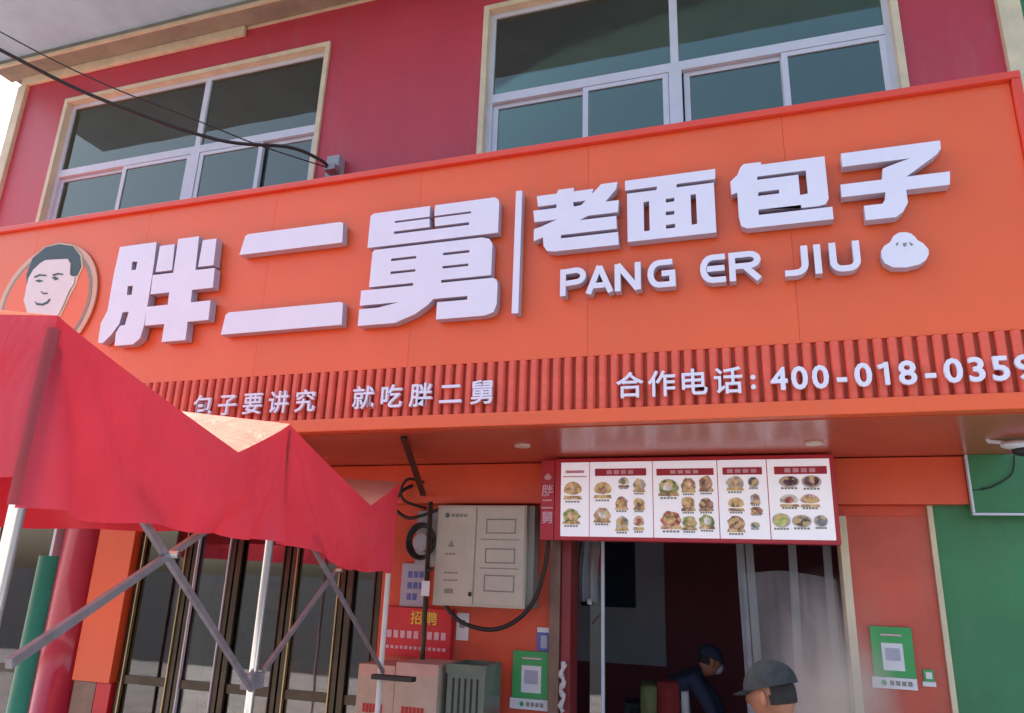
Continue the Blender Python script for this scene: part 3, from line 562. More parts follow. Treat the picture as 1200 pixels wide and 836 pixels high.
# ------------------------------------------------------------------ electricity box, cables, notices
EB = thing('electricity_box', 'large beige grey electricity meter box on the red wall', 'meter box', (0, 0, 0))
part('casing', 'grey_box', EB, -2.45, -1.71, -.10, .098, 1.655, 2.41, .008)
part('casing_side', 'grey_dark', EB, -1.709, -1.66, -.05, .098, 1.66, 2.41, .004)
part('left_door', 'grey_box', EB, -2.435, -2.12, -.112, -.102, 1.672, 2.395, .003)
rd = part('right_door', 'grey_box', EB, -2.108, -1.72, -.112, -.102, 1.672, 2.395, .003)
for (zc, hh) in ((2.25, .055), (2.03, .055), (1.83, .06)):
    q = bmesh.new(); x0, x1 = -2.03, -1.79
    bx(q, x0, x1, -.117, -.1125, zc-hh, zc-hh+.008); bx(q, x0, x1, -.117, -.1125, zc+hh-.008, zc+hh); bx(q, x0, x0+.008, -.117, -.1125, zc-hh+.008, zc+hh-.008); bx(q, x1-.008, x1, -.117, -.1125, zc-hh+.008, zc+hh-.008)
    obj('meter_opening', q, 'grey_dark', EB)
    part('meter_glass', 'grey_box', EB, x0+.009, x1-.009, -.1145, -.1125, zc-hh+.009, zc+hh-.009)
q = bmesh.new(); bx(q, -2.07, -1.76, -.1165, -.1125, 2.147, 2.153); bx(q, -2.07, -1.76, -.1165, -.1125, 1.935, 1.941); obj('door_groove', q, 'grey_dark', EB)
part('lock', 'black', EB, -2.15, -2.125, -.125, -.1125, 1.73, 1.76, .003)
lg = bmesh.new(); plate(lg, [ring_pts(-2.36, 2.33, .02, .02, 16)], -.1155, -.1125); obj('logo', lg, 'crate', EB)
lg = bmesh.new()
for q_ in range(4): bx(lg, -2.325+q_*.035, -2.325+q_*.035+.026, -.1155, -.1125, 2.318, 2.342)
for zz, x0, n_ in ((2.03, -2.36, 3), (1.89, -2.36, 4), (1.835, -2.36, 4)):
    for q_ in range(n_): bx(lg, x0+q_*.03, x0+q_*.03+.022, -.1155, -.1125, zz, zz+.012)
bx(lg, -2.35, -2.28, -.1155, -.1125, 1.745, 1.78)
obj('box_print', lg, 'grey_dark', EB)['kind'] = 'stuff'
obj('warning_mark', plate(bmesh.new(), [[(-2.34, 2.09), (-2.29, 2.09), (-2.315, 2.14)]], -.1155, -.1125), 'grey_dark', EB)
MT = thing('round_meter', 'round grey meter with a coil of black cable left of the electricity box', 'meter', (-2.60, .0, 2.12))
obj('dial', tb([(0, -.06, 0), (0, .09, 0)], .07, 24), 'meter', MT, False)
obj('bracket_plate', box(-.10, .10, .06, .098, -.18, .26, .004), 'meter', MT)
co = bmesh.new()
for q_ in range(4):
    P = [(.0+(.10+.008*q_)*math.cos(a*math.pi/12), -.03-.012*q_+.006*math.sin(a+q_), .01+(.115+.008*q_)*math.sin(a*math.pi/12)) for a in range(25)]
    tube(co, P, .009, 7)
obj('cable_coil', co, 'black', MT, True)
pp = thing('wall_pipe', 'dark vertical conduit pipe left of the electricity box with a white tag', 'pipe', (-2.485, -.17, 0))
obj('tube', tb([(.03, 0, .0), (0, 0, 2.43)], .019, 10), 'bronze', pp, True); part('tag', 'paper', pp, -.02, .045, -.027, -.02, 1.72, 1.83); obj('hook', tb(smoothpts([(.01, -.02, 1.93), (.03, -.05, 1.91), (.08, -.05, 1.92)], 4), .012, 8), 'black', pp, True)
for pts, rr_, lb in (([(-2.36, -.06, 1.66), (-2.30, -.07, 1.60), (-2.18, -.08, 1.53), (-1.97, -.08, 1.50), (-1.78, -.08, 1.57), (-1.63, -.08, 1.74), (-1.55, -.08, 2.05), (-1.555, -.06, 2.4), (-1.56, -.03, 2.43)], .016, 'thick black cable looping below the electricity box'),
                   ([(-2.74, .0, 2.58), (-2.80, -.07, 2.52), (-2.84, -.1, 2.40), (-2.72, -.1, 2.31), (-2.58, -.1, 2.33), (-2.45, -.08, 2.38)], .014, 'black cable drooping from the beam to the round meter'),
                   ([(-2.62, -.03, 2.60), (-2.74, -.09, 2.62), (-2.79, -.1, 2.52), (-2.75, -.08, 2.44), (-2.62, .05, 2.40)], .011, 'short black cable loop curling over the beam edge')):
    tag(obj('cable', tb(smoothpts(pts, 7), rr_, 8), 'black', None, True), lb, 'cable')
ns = thing('notice_sheet', 'grey notice sheet with blue print below the round meter', 'notice', (-2.68, .07, 1.63))
part('sheet', 'bluegrey', ns, -.13, .10, -.004, .02, 0, .33)
q = bmesh.new()
for i in range(3):
    for j in range(3 if i else 2): bx(q, -.07+j*.05, -.07+j*.05+.035, -.008, -.0045, .05+i*.085, .05+i*.085+.05)
obj('blue_print', q, 'blue', ns)['kind'] = 'stuff'
ps = thing('hiring_poster', 'red hiring poster with yellow characters on the red wall', 'poster', (0, 0, 0))
part('sheet', 'poster', ps, -2.93, -2.34, .03, .095, 1.26, 1.62)
text('招聘', -2.70, 1.51, .026, .105, .13, 'yellow', ps, .0015, .004)
q = bmesh.new()
for i in range(9):
    if i != 5: bx(q, -2.88+i*.058, -2.88+i*.058+.04, .024, .0295, 1.395, 1.45)
for i in range(13): bx(q, -2.88+i*.04, -2.88+i*.04+.026, .024, .0295, 1.315, 1.338)
obj('pink_print', q, 'pinkprint', ps)['kind'] = 'stuff'
st = thing('sticker', 'small white sticker on the red wall at the end of the hiring poster', 'sticker', (-2.265, .09, 1.40)); part('sheet', 'paper', st, -.05, .05, -.006, .008, 0, .20); part('print', 'grey_dark', st, -.025, .02, -.0085, -.0065, .09, .15)
st = thing('sticker', 'small blue and white sticker above the green placard beside the door post', 'sticker', (-1.60, .09, 1.36)); part('sheet', 'blue', st, -.06, .045, -.006, .008, 0, .13); part('band', 'paper', st, -.06, .045, -.006, .008, .131, .165); part('print', 'bluegrey', st, -.03, .02, -.0085, -.0065, .02, .11)
def placard(x0, x1, z0_, z1_, zs, label):
    p = thing('payment_placard', label, 'placard', ((x0+x1)/2, .085, z0_), 'green payment placards'); w2 = (x1-x0)/2; H_ = z1_-z0_
    part('board', 'paygreen', p, -w2, w2, -.01, .012, zs, H_, .002)
    part('footer', 'paper', p, -w2-.015, w2, -.01, .012, 0, zs-.002, .002)
    part('white_square', 'paper', p, -w2*.52, w2*.5, -.0135, -.0105, zs+.04, H_-.10)
    part('inner_square', 'bluegrey', p, -w2*.36, w2*.34, -.0155, -.014, zs+.10, H_-.13)
    q = bmesh.new(); bx(q, -w2*.5, w2*.5, -.013, -.0105, H_-.055, H_-.045); obj('heading_mark', q, 'pinkprint', p)
    q = bmesh.new()
    for i in range(4): bx(q, -.035+i*.035, -.035+i*.035+.025, -.0125, -.0105, zs*.3, zs*.3+.028)
    obj('footer_print', q, 'grey_dark', p)['kind'] = 'stuff'; obj('footer_logo', plate(bmesh.new(), [ring_pts(-.07, zs*.3+.014, .017, .017, 14)], -.0125, -.0105), 'paygreen', p)
placard(-1.842, -1.545, .955, 1.355, .075, 'green payment placard left of the doorway below the blue sticker')
placard(.625, .872, 1.272, 1.648, .07, 'green payment placard on the faded red wall right of the doorway')
st = thing('sticker', 'tiny green and white sticker right of the right hand green placard', 'sticker', (.945, .09, 1.30)); part('sheet', 'paygreen', st, -.03, .03, -.006, .008, .03, .10); part('inner', 'paper', st, -.018, .018, -.0085, -.0065, .045, .085); part('band', 'paper', st, -.04, .035, -.006, .008, 0, .028)

# ------------------------------------------------------------------ cartons below the poster
def carton(x0, x1, y0, y1, z0_, z1_, label):
    c = thing('cardboard_carton', label, 'carton', ((x0+x1)/2, (y0+y1)/2, z0_), 'cartons stacked by the red wall'); a, b, hh = (x1-x0)/2, (y1-y0)/2, z1_-z0_
    part('body', 'carton', c, -a, a, -b, b, 0, hh-.012, .006); part('tape', 'carton_top', c, -a+.004, a-.004, -b-.003, b-.02, hh-.085, hh, .003)
    q = bmesh.new(); rr = random.Random(label)
    for i in range(6): bx(q, -a*.6+i*a*.18, -a*.6+i*a*.18+a*.13, -b-.004, -b-.0005, hh*.16+.02*rr.random(), hh*.16+.06)
    obj('red_print', q, 'redprint', c)['kind'] = 'stuff'
for (x0, x1, y0, y1, z0_, z1_, l) in ((-2.86, -2.56, -.42, -.05, .86, 1.24, 'top left pale carton with red print beside the white tent pole'), (-2.55, -2.22, -.44, -.05, .86, 1.27, 'top right pale carton next to the dull green crate'),
        (-2.86, -2.54, -.42, -.05, .43, .855, 'middle left pale carton under the top left one'), (-2.53, -2.2, -.44, -.05, .43, .855, 'middle right pale carton under the top right one'),
        (-2.86, -2.54, -.42, -.05, .0, .425, 'bottom left pale carton standing on the pavement'), (-2.53, -2.2, -.44, -.05, .0, .425, 'bottom right pale carton standing on the pavement')): carton(x0, x1, y0, y1, z0_, z1_, l)
cr = thing('plastic_crate', 'dull green plastic crate right of the pale cartons', 'crate', (-2.03, -.22, 0))
for zz in (0, .43, .86):
    q = bmesh.new(); bx(q, -.14, .14, -.17, .17, zz, zz+.02); bx(q, -.14, .14, -.17, -.155, zz+.02, zz+.42); bx(q, -.14, .14, .155, .17, zz+.02, zz+.42); bx(q, -.14, -.125, -.155, .155, zz+.02, zz+.42); bx(q, .125, .14, -.155, .155, zz+.02, zz+.42); bx(q, -.15, .15, -.18, -.171, zz+.36, zz+.42)
    tr_ = obj('tier', q, 'crate', cr)
    for i in range(5):
        if i == 0: v0_ = obj('grip_slot', box(-.10, -.085, -.174, -.1705, .05, .33), 'dark', tr_); v0_.location = (0, 0, zz)
        else: shared('grip_slot', v0_, tr_, (.045*i, 0, zz))

# ------------------------------------------------------------------ doorway: plastic curtain
pc = thing('plastic_curtain', 'cloudy plastic strip curtain hanging at the right of the doorway', 'curtain', (0, .30, 0))
def sheet(x0, x1, z0_, z1_, amp, freq, ph, m, name, sag=0, yo=0):
    bm = bmesh.new(); nx, nz = 26, 14; V = []
    for j in range(nz+1):
        row = []
        for i in range(nx+1):
            s = i/nx; t = j/nz; top = z1_-sag*(1-4*(s-.45)**2 if False else (abs(s-.42)*1.2)**1.3)
            row.append(bm.verts.new((x0+(x1-x0)*s+.01*math.sin(5*t+ph), yo+amp*math.sin(freq*s+ph+1.2*t)*(.5+.5*t)+.3*amp*math.sin(freq*2.3*s-2*t), z0_+(top-z0_)*(1-t))))
        V.append(row)
    for j in range(nz):
        for i in range(nx): bm.faces.new((V[j][i], V[j][i+1], V[j+1][i+1], V[j+1][i]))
    return obj(name, bm, m, pc, True)
sheet(-.17, .46, .08, 1.99, .03, 16, .4, 'pvc', 'sheet', .08)
for x_ in (-.19, -.13, .15, .40): sheet(x_, x_+.055, .05, 2.34, .008, 2, x_*9, 'pvc_clear', 'strip', 0, -.03)
obj('rail', tb([(-.25, 0, 2.34), (.48, 0, 2.34)], .012, 10), 'alu', pc, True)
pc = thing('gathered_sheet', 'bunched clear plastic sheet hanging at the top left inside the doorway', 'plastic sheet', (-1.26, .3, 0))
sheet(-.12, .03, 1.72, 2.34, .02, 14, 1.0, 'pvc_clear', 'sheet', 0); obj('cord', tb([(-.05, 0, 1.74), (-.05, .005, 1.70)], .02, 8), 'white_cloth', pc, True)
gd = thing('glass_screen', 'narrow framed glass screen inside the left of the doorway', 'screen', (-1.21, .32, 0)); part('stile', 'alu', gd, -.012, .012, 0, .03, .02, 2.36, .003); part('pane', 'glass_door', gd, -.10, -.013, .01, .016, .02, 2.36)
rp = bmesh.new()
P = [(-1.44+.012*math.sin(i*1.3), .0+.012*math.cos(i*1.3), 1.30-i*.022) for i in range(16)]
tube(rp, P, [.018+.006*math.sin(i*2.1) for i in range(16)], 8); tag(obj('twisted_rope', rp, 'white_cloth', None, True), 'twisted white rope or bag hanging on the left door post', 'rope')
part('wall_screen', 'navy', B, -1.95, -1.36, 2.78, 2.838, 1.62, 2.3, .004)

# ------------------------------------------------------------------ the red folding tent
T = thing('market_tent', 'red folding market tent with sagging valance on metal poles', 'tent')
PA, PB, PC = Vector((-1.514, -4.41, 2.40)), Vector((-2.016, -2.779, 2.50)), Vector((-2.446, -.813, 2.50))
QA, QB, QC = PA+Vector((-3.8, -.35, .50)), PB+Vector((-3.8, -.6, .42)), PC+Vector((-3.8, -.2, .22))
def lerp(a, b, t): return a+(b-a)*t
def vdip(t, d, c=.68):      # V shaped sag of an edge, lowest at c
    k = t/c if t < c else (1-t)/(1-c)
    return -d*(k**.9)
def edge(a, b, d, t, c=.68): p = lerp(a, b, t); p.z += vdip(t, d, c); return p
def roof(a, b, a2, b2, d):
    bm = bmesh.new(); n1, n2 = 28, 24; V = []
    for i in range(n1+1):
        t = i/n1; row = []
        for j in range(n2+1):
            s = j/n2; e0 = edge(a, b, d, t); e1 = edge(a2, b2, d*.6, t)
            p = lerp(e0, e1, s); p.z += .03*math.sin(9*s+4*t)*math.sin(math.pi*t)*min(1, s*4)
            row.append(bm.verts.new(p))
        V.append(row)
    for i in range(n1):
        for j in range(n2): bm.faces.new((V[i][j], V[i+1][j], V[i+1][j+1], V[i][j+1]))
    return bm
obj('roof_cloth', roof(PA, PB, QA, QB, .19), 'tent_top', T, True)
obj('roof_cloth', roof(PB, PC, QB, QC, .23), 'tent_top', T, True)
def valance(a, b, d, zbot, out, n=56, m_=14, ph=0, c=.68):
    bm = bmesh.new(); V = []; ax = (b-a); ax.z = 0; ax.normalize(); nrm = Vector((ax.y, -ax.x, 0))*out
    for i in range(n+1):
        t = i/n; top = edge(a, b, d, t, c); row = []
        zb_ = zbot(t)+.006*math.sin(23*t+ph)
        near = max(math.exp(-((t)/.10)**2), math.exp(-((1-t)/.10)**2))
        for j in range(m_+1):
            s = j/m_; p = top.copy(); p.z = top.z+(zb_-top.z)*s
            env = math.sin(math.pi*t)**.5
            ra = math.atan2(min(t, 1-t)*2.2, s+.05)      # creases radiate from the pole tops
            fold = (.024*math.sin(13*t+ph+1.5*s)*s + .012*math.sin(29*t+2*ph-2*s)*s + .034*math.sin(15*ra+ph)*math.exp(-3*min(t, 1-t))*s*1.2)*min(1, env*2.5)
            belly = .05*math.sin(math.pi*t)*math.sin(math.pi*s*.8)
            p += nrm*(fold+belly)
            row.append(bm.verts.new(p))
        V.append(row)
    for i in range(n):
        for j in range(m_): bm.faces.new((V[i][j], V[i+1][j], V[i+1][j+1], V[i][j+1]))
    return bm
obj('valance', valance(PA, PB, .19, lambda t: 1.962+.012*t, 1, ph=.3), 'tent', T, True)
obj('valance', valance(PB, PC, .23, lambda t: 1.978-.10*min(1, max(0, (t-.14)/.3)), 1, ph=1.7), 'tent', T, True)
obj('valance', valance(QA, PA, .10, lambda t: 2.05-.02*t, 1, ph=2.2, c=.5), 'tent', T, True)
obj('valance', valance(QC, PC, .10, lambda t: 2.13, -1, ph=1.2, c=.5), 'tent', T, True)
obj('valance', valance(QA, QB, .12, lambda t: 2.0, -1, ph=.9), 'tent', T, True)
obj('valance', valance(QB, QC, .14, lambda t: 1.98, -1, ph=2.9), 'tent', T, True)
for Pq, zb_, ww in ((PA, 1.97, .018), (PB, 1.985, .014)):
    q = bmesh.new(); d1 = (PB-PA) if Pq is PA else (PC-PB); d1.z = 0; d1.normalize(); d0 = Vector((-1, -.1, 0)).normalized() if Pq is PA else (PA-PB).normalized(); d0.z = 0
    o1 = Vector((d1.y, -d1.x, 0))*.004; o0 = Vector((.0, -.004, 0)) if Pq is PA else Vector((-d0.y, d0.x, 0))*.004
    V = []
    for i in range(9):
        z_ = Pq.z-.03+(zb_-Pq.z+.03)*i/8
        V.append([q.verts.new((Pq.x+d0.x*ww+o0.x, Pq.y+d0.y*ww+o0.y, z_)), q.verts.new((Pq.x+o1.x+o0.x, Pq.y+o1.y+o0.y, z_)), q.verts.new((Pq.x+d1.x*ww+o1.x, Pq.y+d1.y*ww+o1.y, z_))])
    for i in range(8):
        for j in range(2): q.faces.new((V[i][j], V[i][j+1], V[i+1][j+1], V[i+1][j]))
    obj('corner_seam', q, 'tent_seam', T, True)
# metal tubes
def pole(P_, mt, r_, top, name='pole'):
    q = obj(name, tb([(P_.x, P_.y, 0), (P_.x, P_.y, top)], r_, 16), mt, T, True)
    return q
off = Vector((-.035, 0, 0))
pole(PA+Vector((-.022, .024, 0)), 'chrome', .017, 2.33); pole(PB+Vector((-.03, .0, 0)), 'chrome', .018, 2.42); pole(PC+Vector((-.03, 0, 0)), 'whitepole', .018, 2.42)
for Q_ in (QA, QB, QC): pole(Q_+Vector((.05, 0, 0)), 'steel', .019, Q_.z-.04)
for Q_, P_ in ((QA, PA), (QB, PB), (QC, PC)): obj('rafter', tb([P_+Vector((-.16, .03, -.06)), Q_+Vector((.05, .02, -.05))], .011, 8), 'steel', T, True)
def strut(a, b, wd=.023):
    a, b = Vector(a), Vector(b); L = (b-a).length
    q = box(-wd/2, wd/2, -.008, .008, 0, L, .002); o = obj('strut', q, 'steel', T)
    o.location = a; d = (b-a).normalized(); side = Vector((0, 0, 1)).cross(d).normalized(); nrm = side.cross(d)
    # flat face towards the tent's outer side
    mm = Matrix((nrm, side, d)).transposed().to_4x4(); mm.translation = a; o.matrix_local = mm
strut((-1.665, -3.98, 2.05), (-1.985, -2.86, 1.40)); strut((-1.545, -4.32, 1.645), (-1.82, -3.45, 1.985)); 
strut((-2.016, -2.75, 1.46), (-2.24, -1.86, 1.90)); strut((-2.09, -2.43, 2.02), (-2.46, -.80, 1.24))
for bxx in ((-1.735, -3.70, 1.893), (-2.215, -1.93, 1.875)):
    bo = obj('joint_bolt', tb([(0, 0, 0), (.03, .008, 0)], .011, 10), 'chrome', T); bo.location = bxx
part('slider', 'black', T, -2.50, -2.20, -.90, -.84, 1.205, 1.235, .004)
part('slider', 'steel', T, -2.065, -2.015, -2.83, -2.74, 1.39, 1.45, .004)
gp = obj('green_post', tb([(-2.80, -3.2, 0), (-2.80, -3.2, 1.885)], .036, 20), 'greenpole', None, True); tag(gp, 'thick green post standing behind the near pole of the red tent', 'post')

# ------------------------------------------------------------------ people
def skin_body(joints, links, sub=2):
    """joints: name -> (pos, radius); links: pairs. Returns an evaluated bmesh of one continuous surface."""
    names = list(joints); me = bpy.data.meshes.new('tmp'); me.from_pydata([joints[n_][0] for n_ in names], [(names.index(a), names.index(b)) for a, b in links], [])
    o = bpy.data.objects.new('tmp', me); COL.objects.link(o)
    o.modifiers.new('skin', 'SKIN')
    for i, n_ in enumerate(names):
        r_ = joints[n_][1]; me.skin_vertices[0].data[i].radius = (r_, r_) if not isinstance(r_, tuple) else r_
    me.skin_vertices[0].data[0].use_root = True
    ss = o.modifiers.new('sub', 'SUBSURF'); ss.levels = sub; ss.render_levels = sub
    bpy.context.view_layer.update()
    em_ = bpy.data.meshes.new_from_object(o.evaluated_get(bpy.context.evaluated_depsgraph_get()))
    bm = bmesh.new(); bm.from_mesh(em_); bpy.data.objects.remove(o); return bm
def head_mesh(bm, c, r_, fwd, up):
    f_ = Vector(fwd).normalized(); u_ = Vector(up); u_ = (u_-f_*u_.dot(f_)).normalized(); s_ = f_.cross(u_)
    tmp = bmesh.new(); bmesh.ops.create_uvsphere(tmp, u_segments=28, v_segments=20, radius=1)
    for v in tmp.verts:
        x_, y_, z_ = v.co     # x = forward, y = side, z = up
        wx, wy, wz = .98, .76, 1.15
        if z_ < 0: wy *= 1+.28*z_; wx *= 1+.10*z_
        nose = math.exp(-((z_+.12)/.18)**2-((y_)/.16)**2)*(x_ > .3)
        brow = math.exp(-((z_-.18)/.10)**2)*(x_ > .5)*.04
        eye = sum(math.exp(-((z_-.03)/.09)**2-((y_-q)/.14)**2) for q in (-.36, .36))*(x_ > .4)
        lip = math.exp(-((z_+.45)/.06)**2-(y_/.25)**2)*(x_ > .4)
        X = x_*wx+.24*nose+brow-.08*eye+.05*lip
        v.co = Vector(c)+(f_*X+s_*y_*wy+u_*z_*wz)*r_
    for q in (-1, 1):      # ears
        t2 = bmesh.new(); bmesh.ops.create_uvsphere(t2, u_segments=12, v_segments=8, radius=1)
        for v in t2.verts:
            x_, y_, z_ = v.co; v.co = Vector(c)+(f_*(x_*.17-.05)+s_*(q*.80+y_*.07+.06*q*x_*-1)+u_*(z_*.30-.10))*r_
        me = bpy.data.meshes.new('t'); t2.to_mesh(me); tmp.from_mesh(me); t2.free()
    me = bpy.data.meshes.new('t'); tmp.to_mesh(me); bm.from_mesh(me); tmp.free()
def person(label, loc, rz, lean, head_c, head_f, arms, cloth_m, leg_m, hgt=1.65, name='person', hair=True):
    """built facing +Y in local space; lean = forward bend of the torso in degrees"""
    p = thing(name, label, 'person', loc, None, rz)
    k = hgt/1.7; hip = Vector((0, 0, .92*k)); dv = Vector((0, math.sin(R(lean)), math.cos(R(lean))))
    ch = hip+dv*.36*k; nk = hip+dv*.54*k; hc = Vector(head_c) if head_c else nk+(dv+Vector((0, .25, 0))).normalized()*.17*k
    J = {'hip': (hip, (.15*k, .11*k)), 'waist': (hip+dv*.16*k, (.135*k, .10*k)), 'chest': (ch, (.155*k, .11*k)), 'neckb': (nk, .06*k), 'neck': (lerp(nk, hc, .55), .05*k)}
    Lk = [('hip', 'waist'), ('waist', 'chest'), ('chest', 'neckb'), ('neckb', 'neck')]
    for sd2, sg in (('L', -1), ('R', 1)):
        sh_ = nk-dv*.06*k+Vector((sg*.175*k, 0, 0)); el, wr = [Vector(v) for v in arms[sd2]]
        J['sh'+sd2] = (sh_, .062*k); J['el'+sd2] = (el, .044*k); J['wr'+sd2] = (wr, .028*k)
        d2 = (wr-el).normalized(); pm = wr+d2*.06; J['palm'+sd2] = (pm, (.034, .018))
        Lk += [('chest', 'sh'+sd2), ('sh'+sd2, 'el'+sd2), ('el'+sd2, 'wr'+sd2), ('wr'+sd2, 'palm'+sd2)]
        sx = Vector((1, 0, 0)) if abs(d2.x) < .8 else Vector((0, 1, 0)); dn = Vector((0, 0, -1))
        for q in range(4):
            o_ = sx*(-.027+.018*q); l_ = (.036, .042, .040, .030)[q]
            J['f%d%s' % (q, sd2)] = (pm+o_+d2*.045, .0085); J['g%d%s' % (q, sd2)] = (pm+o_+d2*(.045+l_)+dn*.012, .0075); J['h%d%s' % (q, sd2)] = (pm+o_+d2*(.045+l_*1.3)+dn*.034, .0065)
            Lk += [('palm'+sd2, 'f%d%s' % (q, sd2)), ('f%d%s' % (q, sd2), 'g%d%s' % (q, sd2)), ('g%d%s' % (q, sd2), 'h%d%s' % (q, sd2))]
        J['t'+sd2] = (wr+d2*.03-sx*sg*.035, .010); J['u'+sd2] = (wr+d2*.065-sx*sg*.050+dn*.01, .008); Lk += [('wr'+sd2, 't'+sd2), ('t'+sd2, 'u'+sd2)]
        J['hj'+sd2] = (hip+Vector((sg*.09*k, 0, -.06*k)), .085*k); J['kn'+sd2] = (Vector((sg*.10*k, .02, .49*k)), .058*k); J['an'+sd2] = (Vector((sg*.11*k, -.02, .09)), .038*k); J['to'+sd2] = (Vector((sg*.12*k, .13, .035)), .032)
        Lk += [('hip', 'hj'+sd2), ('hj'+sd2, 'kn'+sd2), ('kn'+sd2, 'an'+sd2), ('an'+sd2, 'to'+sd2)]
    bm = skin_body(J, Lk, 1); head_mesh(bm, hc, .105*k, head_f, (0, 0, 1)); obj('body', bm, 'skin', p, True)
    g_ = .018
    ff = Vector(head_f).normalized(); q = bmesh.new(); bmesh.ops.create_uvsphere(q, u_segments=64, v_segments=48, radius=1)
    bmesh.ops.delete(q, geom=[v for v in q.verts if v.co.y+.05*math.sin(23*v.co.z) > -.26-.25*v.co.z or v.co.z+.03*math.sin(29*v.co.x) < -.36], context='VERTS')
    rot = ff.to_track_quat('Y', 'Z').to_matrix().to_4x4()
    for v in q.verts: v.co *= 1+.02*math.sin(31*v.co.x+17*v.co.z)
    q.transform(Matrix.Translation(hc) @ rot @ Matrix.Diagonal((.0815*k, .1055*k, .122*k, 1))); obj('hair', q, 'hair', p, True)
    top = {n_: J[n_] for n_ in ('hip', 'waist', 'chest', 'neckb', 'shL', 'elL', 'wrL', 'shR', 'elR', 'wrR')}
    top = {n_: (v, tuple(a+g_ for a in r_) if isinstance(r_, tuple) else r_+g_*.8) for n_, (v, r_) in top.items()}
    top['neckb'] = (nk+dv*.02*k, .082*k)
    if hair: top['neckb'] = (nk+dv*.035*k, .080*k)
    obj('jacket', skin_body(top, [l_ for l_ in Lk if l_[0] in top and l_[1] in top], 2), cloth_m, p, True)
    lo = {n_: J[n_] for n_ in ('hip', 'hjL', 'knL', 'anL', 'hjR', 'knR', 'anR')}
    lo = {n_: (v, tuple(a+.01 for a in r_) if isinstance(r_, tuple) else r_+.014) for n_, (v, r_) in lo.items()}
    obj('trousers', skin_body(lo, [l_ for l_ in Lk if l_[0] in lo and l_[1] in lo], 2), leg_m, p, True)
    for sg in (-1, 1):
        q = bmesh.new(); bmesh.ops.create_uvsphere(q, u_segments=14, v_segments=8, radius=1); q.transform(Matrix.Translation((sg*.12*k, .06, .045)) @ Matrix.Diagonal((.052, .15, .045, 1)))
        obj('shoe', q, 'black', p, True)
    return p, hc, k
def cap(p, hc, k, f_, m_='cap', brim=True, tilt=0.0):
    f_ = Vector(f_).normalized(); u_ = Vector((0, 0, 1)); u_ = (u_-f_*u_.dot(f_)).normalized(); s_ = f_.cross(u_); r_ = .105*k
    q = bmesh.new(); bmesh.ops.create_uvsphere(q, u_segments=24, v_segments=14, radius=1)
    bmesh.ops.delete(q, geom=[v for v in q.verts if v.co.z < -.02], context='VERTS')
    for v in q.verts:
        x_, y_, z_ = v.co; wob = 1+.03*math.sin(5*x_+3*y_)
        v.co = hc+(f_*(x_*1.12-.05)+s_*y_*.93*wob+u_*(.26-.10*x_+z_*1.02*wob))*r_
    c = obj('cap', q, m_, p, True)
    if brim:
        q = bmesh.new(); top = []; bot = []; n_ = 14
        for i in range(n_+1):
            a = R(-75+150*i/n_); top.append((math.cos(a), math.sin(a)))
        inner = [q.verts.new(hc+(f_*(x_*1.02-.0)+s_*y_*.86+u_*.26)*r_) for x_, y_ in top]
        outer = [q.verts.new(hc+(f_*(x_*1.0+.62*max(0, x_)**.6)+s_*y_*.92+u_*(.12-.06*abs(y_)))*r_) for x_, y_ in top]
        for i in range(n_): q.faces.new((inner[i], outer[i], outer[i+1], inner[i+1]))
        bmesh.ops.solidify(q, geom=q.faces[:], thickness=.004)
        obj('brim', q, m_, c, True)
# customer in a dark cap, facing left past the steamers
p, hc, k = person('man in a dark peaked cap with his head bowed in front of the doorway', (.10, -2.42, -.05), R(62), 8, None, (0, 1, -.18), {'L': [(-.24, .12, 1.05), (-.17, .33, 1.12)], 'R': [(.24, .10, 1.05), (.16, .32, 1.08)]}, 'cap', 'trouser', 1.55)
cap(p, hc, k, (0, 1, -.18)); p.location.z = 0
# worker inside, bent forward over the counter, seen from the side
p, hc, k = person('worker inside the doorway in navy top and cap, bending forward over a red apron', (-1.05, 1.25, 0), R(-82), 62, (0, .56, 1.26), (-.35, 1, -.35), {'L': [(-.20, .58, .98), (-.12, .66, .78)], 'R': [(.24, .52, .96), (.20, .60, .76)]}, 'navy', 'trouser', 1.66)
cap(p, hc, k, (-.1, 1, -.3), 'navy', False)
q = bmesh.new(); bmesh.ops.create_uvsphere(q, u_segments=16, v_segments=10, radius=1); q.transform(Matrix.Translation(hc+Vector((-.03, .05, -.05))) @ Matrix.Diagonal((.062, .062, .055, 1))); obj('face_mask', q, 'bluegrey', p, True)
def drape(x0, x1, y, z0_, z1_, th, ph, amp=.018):
    bm = bmesh.new(); F_, K_ = [], []
    for j in range(11):
        t = j/10; fr, bk = [], []
        for i in range(13):
            s_ = i/12; yy = y+amp*math.sin(9*s_+ph+2*t)*(.3+t)+.05*t*t
            xx = x0+(x1-x0)*s_+.02*math.sin(4*t+ph)+(s_-.5)*.06*t; zz = z1_+(z0_-z1_)*t-.02*(s_-.5)**2*4*(1-t)
            fr.append(bm.verts.new((xx, yy+th/2, zz))); bk.append(bm.verts.new((xx, yy-th/2, zz)))
        F_.append(fr); K_.append(bk)
    for j in range(10):
        for i in range(12): bm.faces.new((F_[j][i], F_[j+1][i], F_[j+1][i+1], F_[j][i+1])); bm.faces.new((K_[j][i], K_[j][i+1], K_[j+1][i+1], K_[j+1][i]))
        bm.faces.new((F_[j][0], K_[j][0], K_[j+1][0], F_[j+1][0])); bm.faces.new((F_[j][12], F_[j+1][12], K_[j+1][12], K_[j][12]))
    for L_ in (0, 10):
        for i in range(12): bm.faces.new((F_[L_][i], F_[L_][i+1], K_[L_][i+1], K_[L_][i]))
    return bm
obj('apron', drape(-.20, .24, .20, .35, 1.12, .17, .3), 'apron_red', p, True)
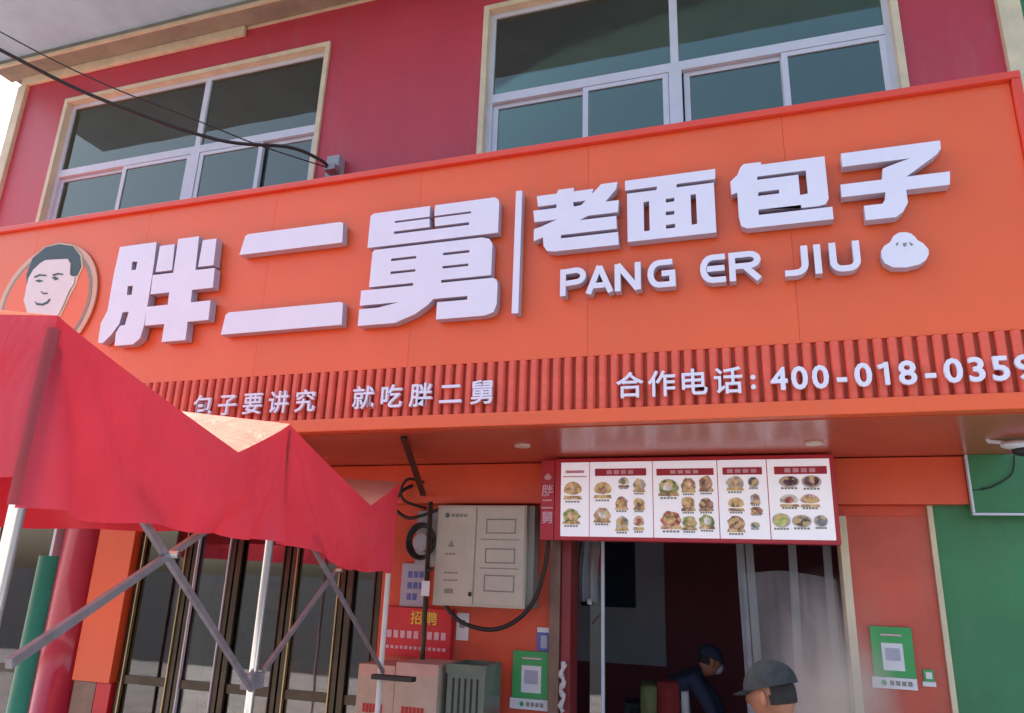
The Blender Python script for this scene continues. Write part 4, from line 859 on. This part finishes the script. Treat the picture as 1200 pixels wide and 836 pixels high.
obj('tunic_hem', drape(-.19, .23, .05, .35, 1.08, .13, 1.4), 'apron_lime', p, True)
obj('white_cloth', drape(-.16, .20, .34, .45, 1.05, .06, 2.2), 'white_cloth', p, True)

# ------------------------------------------------------------------ steam from the steamers by the door
sm = box(-.06, .62, -1.45, -.75, .6, 2.0); st_ = bpy.data.materials.new('steam'); st_.use_nodes = True
n = st_.node_tree.nodes; l = st_.node_tree.links; n.remove(n['Principled BSDF'])
v = n.new('ShaderNodeVolumePrincipled'); v.inputs['Color'].default_value = (.86, .80, .74, 1); v.inputs['Anisotropy'].default_value = .2
tc = n.new('ShaderNodeTexCoord'); no = n.new('ShaderNodeTexNoise'); no.inputs['Scale'].default_value = 1.8; no.inputs['Detail'].default_value = 3; no.inputs['Distortion'].default_value = .8
l.new(tc.outputs['Object'], no.inputs['Vector'])
gr = n.new('ShaderNodeMapping'); l.new(tc.outputs['Generated'], gr.inputs[0]); gr.inputs['Location'].default_value = (-1, -1, -1); gr.inputs['Scale'].default_value = (2, 2, 2)
ln = n.new('ShaderNodeVectorMath'); ln.operation = 'LENGTH'; l.new(gr.outputs[0], ln.inputs[0])
fo = n.new('ShaderNodeMapRange'); fo.inputs[1].default_value = 1.0; fo.inputs[2].default_value = .0; fo.inputs[3].default_value = 0; fo.inputs[4].default_value = 1; l.new(ln.outputs['Value'], fo.inputs[0])
mr = n.new('ShaderNodeMapRange'); mr.inputs[1].default_value = .30; mr.inputs[2].default_value = .75; mr.inputs[4].default_value = 13.0; l.new(no.outputs['Fac'], mr.inputs[0])
mu = n.new('ShaderNodeMath'); mu.operation = 'MULTIPLY'; l.new(fo.outputs[0], mu.inputs[0]); l.new(mr.outputs[0], mu.inputs[1]); l.new(mu.outputs[0], v.inputs['Density'])
l.new(v.outputs[0], n['Material Output'].inputs['Volume'])
M['steam'] = st_; o = obj('steam', sm, 'steam'); o['kind'] = 'stuff'; o['label'] = 'faint steam drifting by the right side of the doorway'; o['category'] = 'steam'
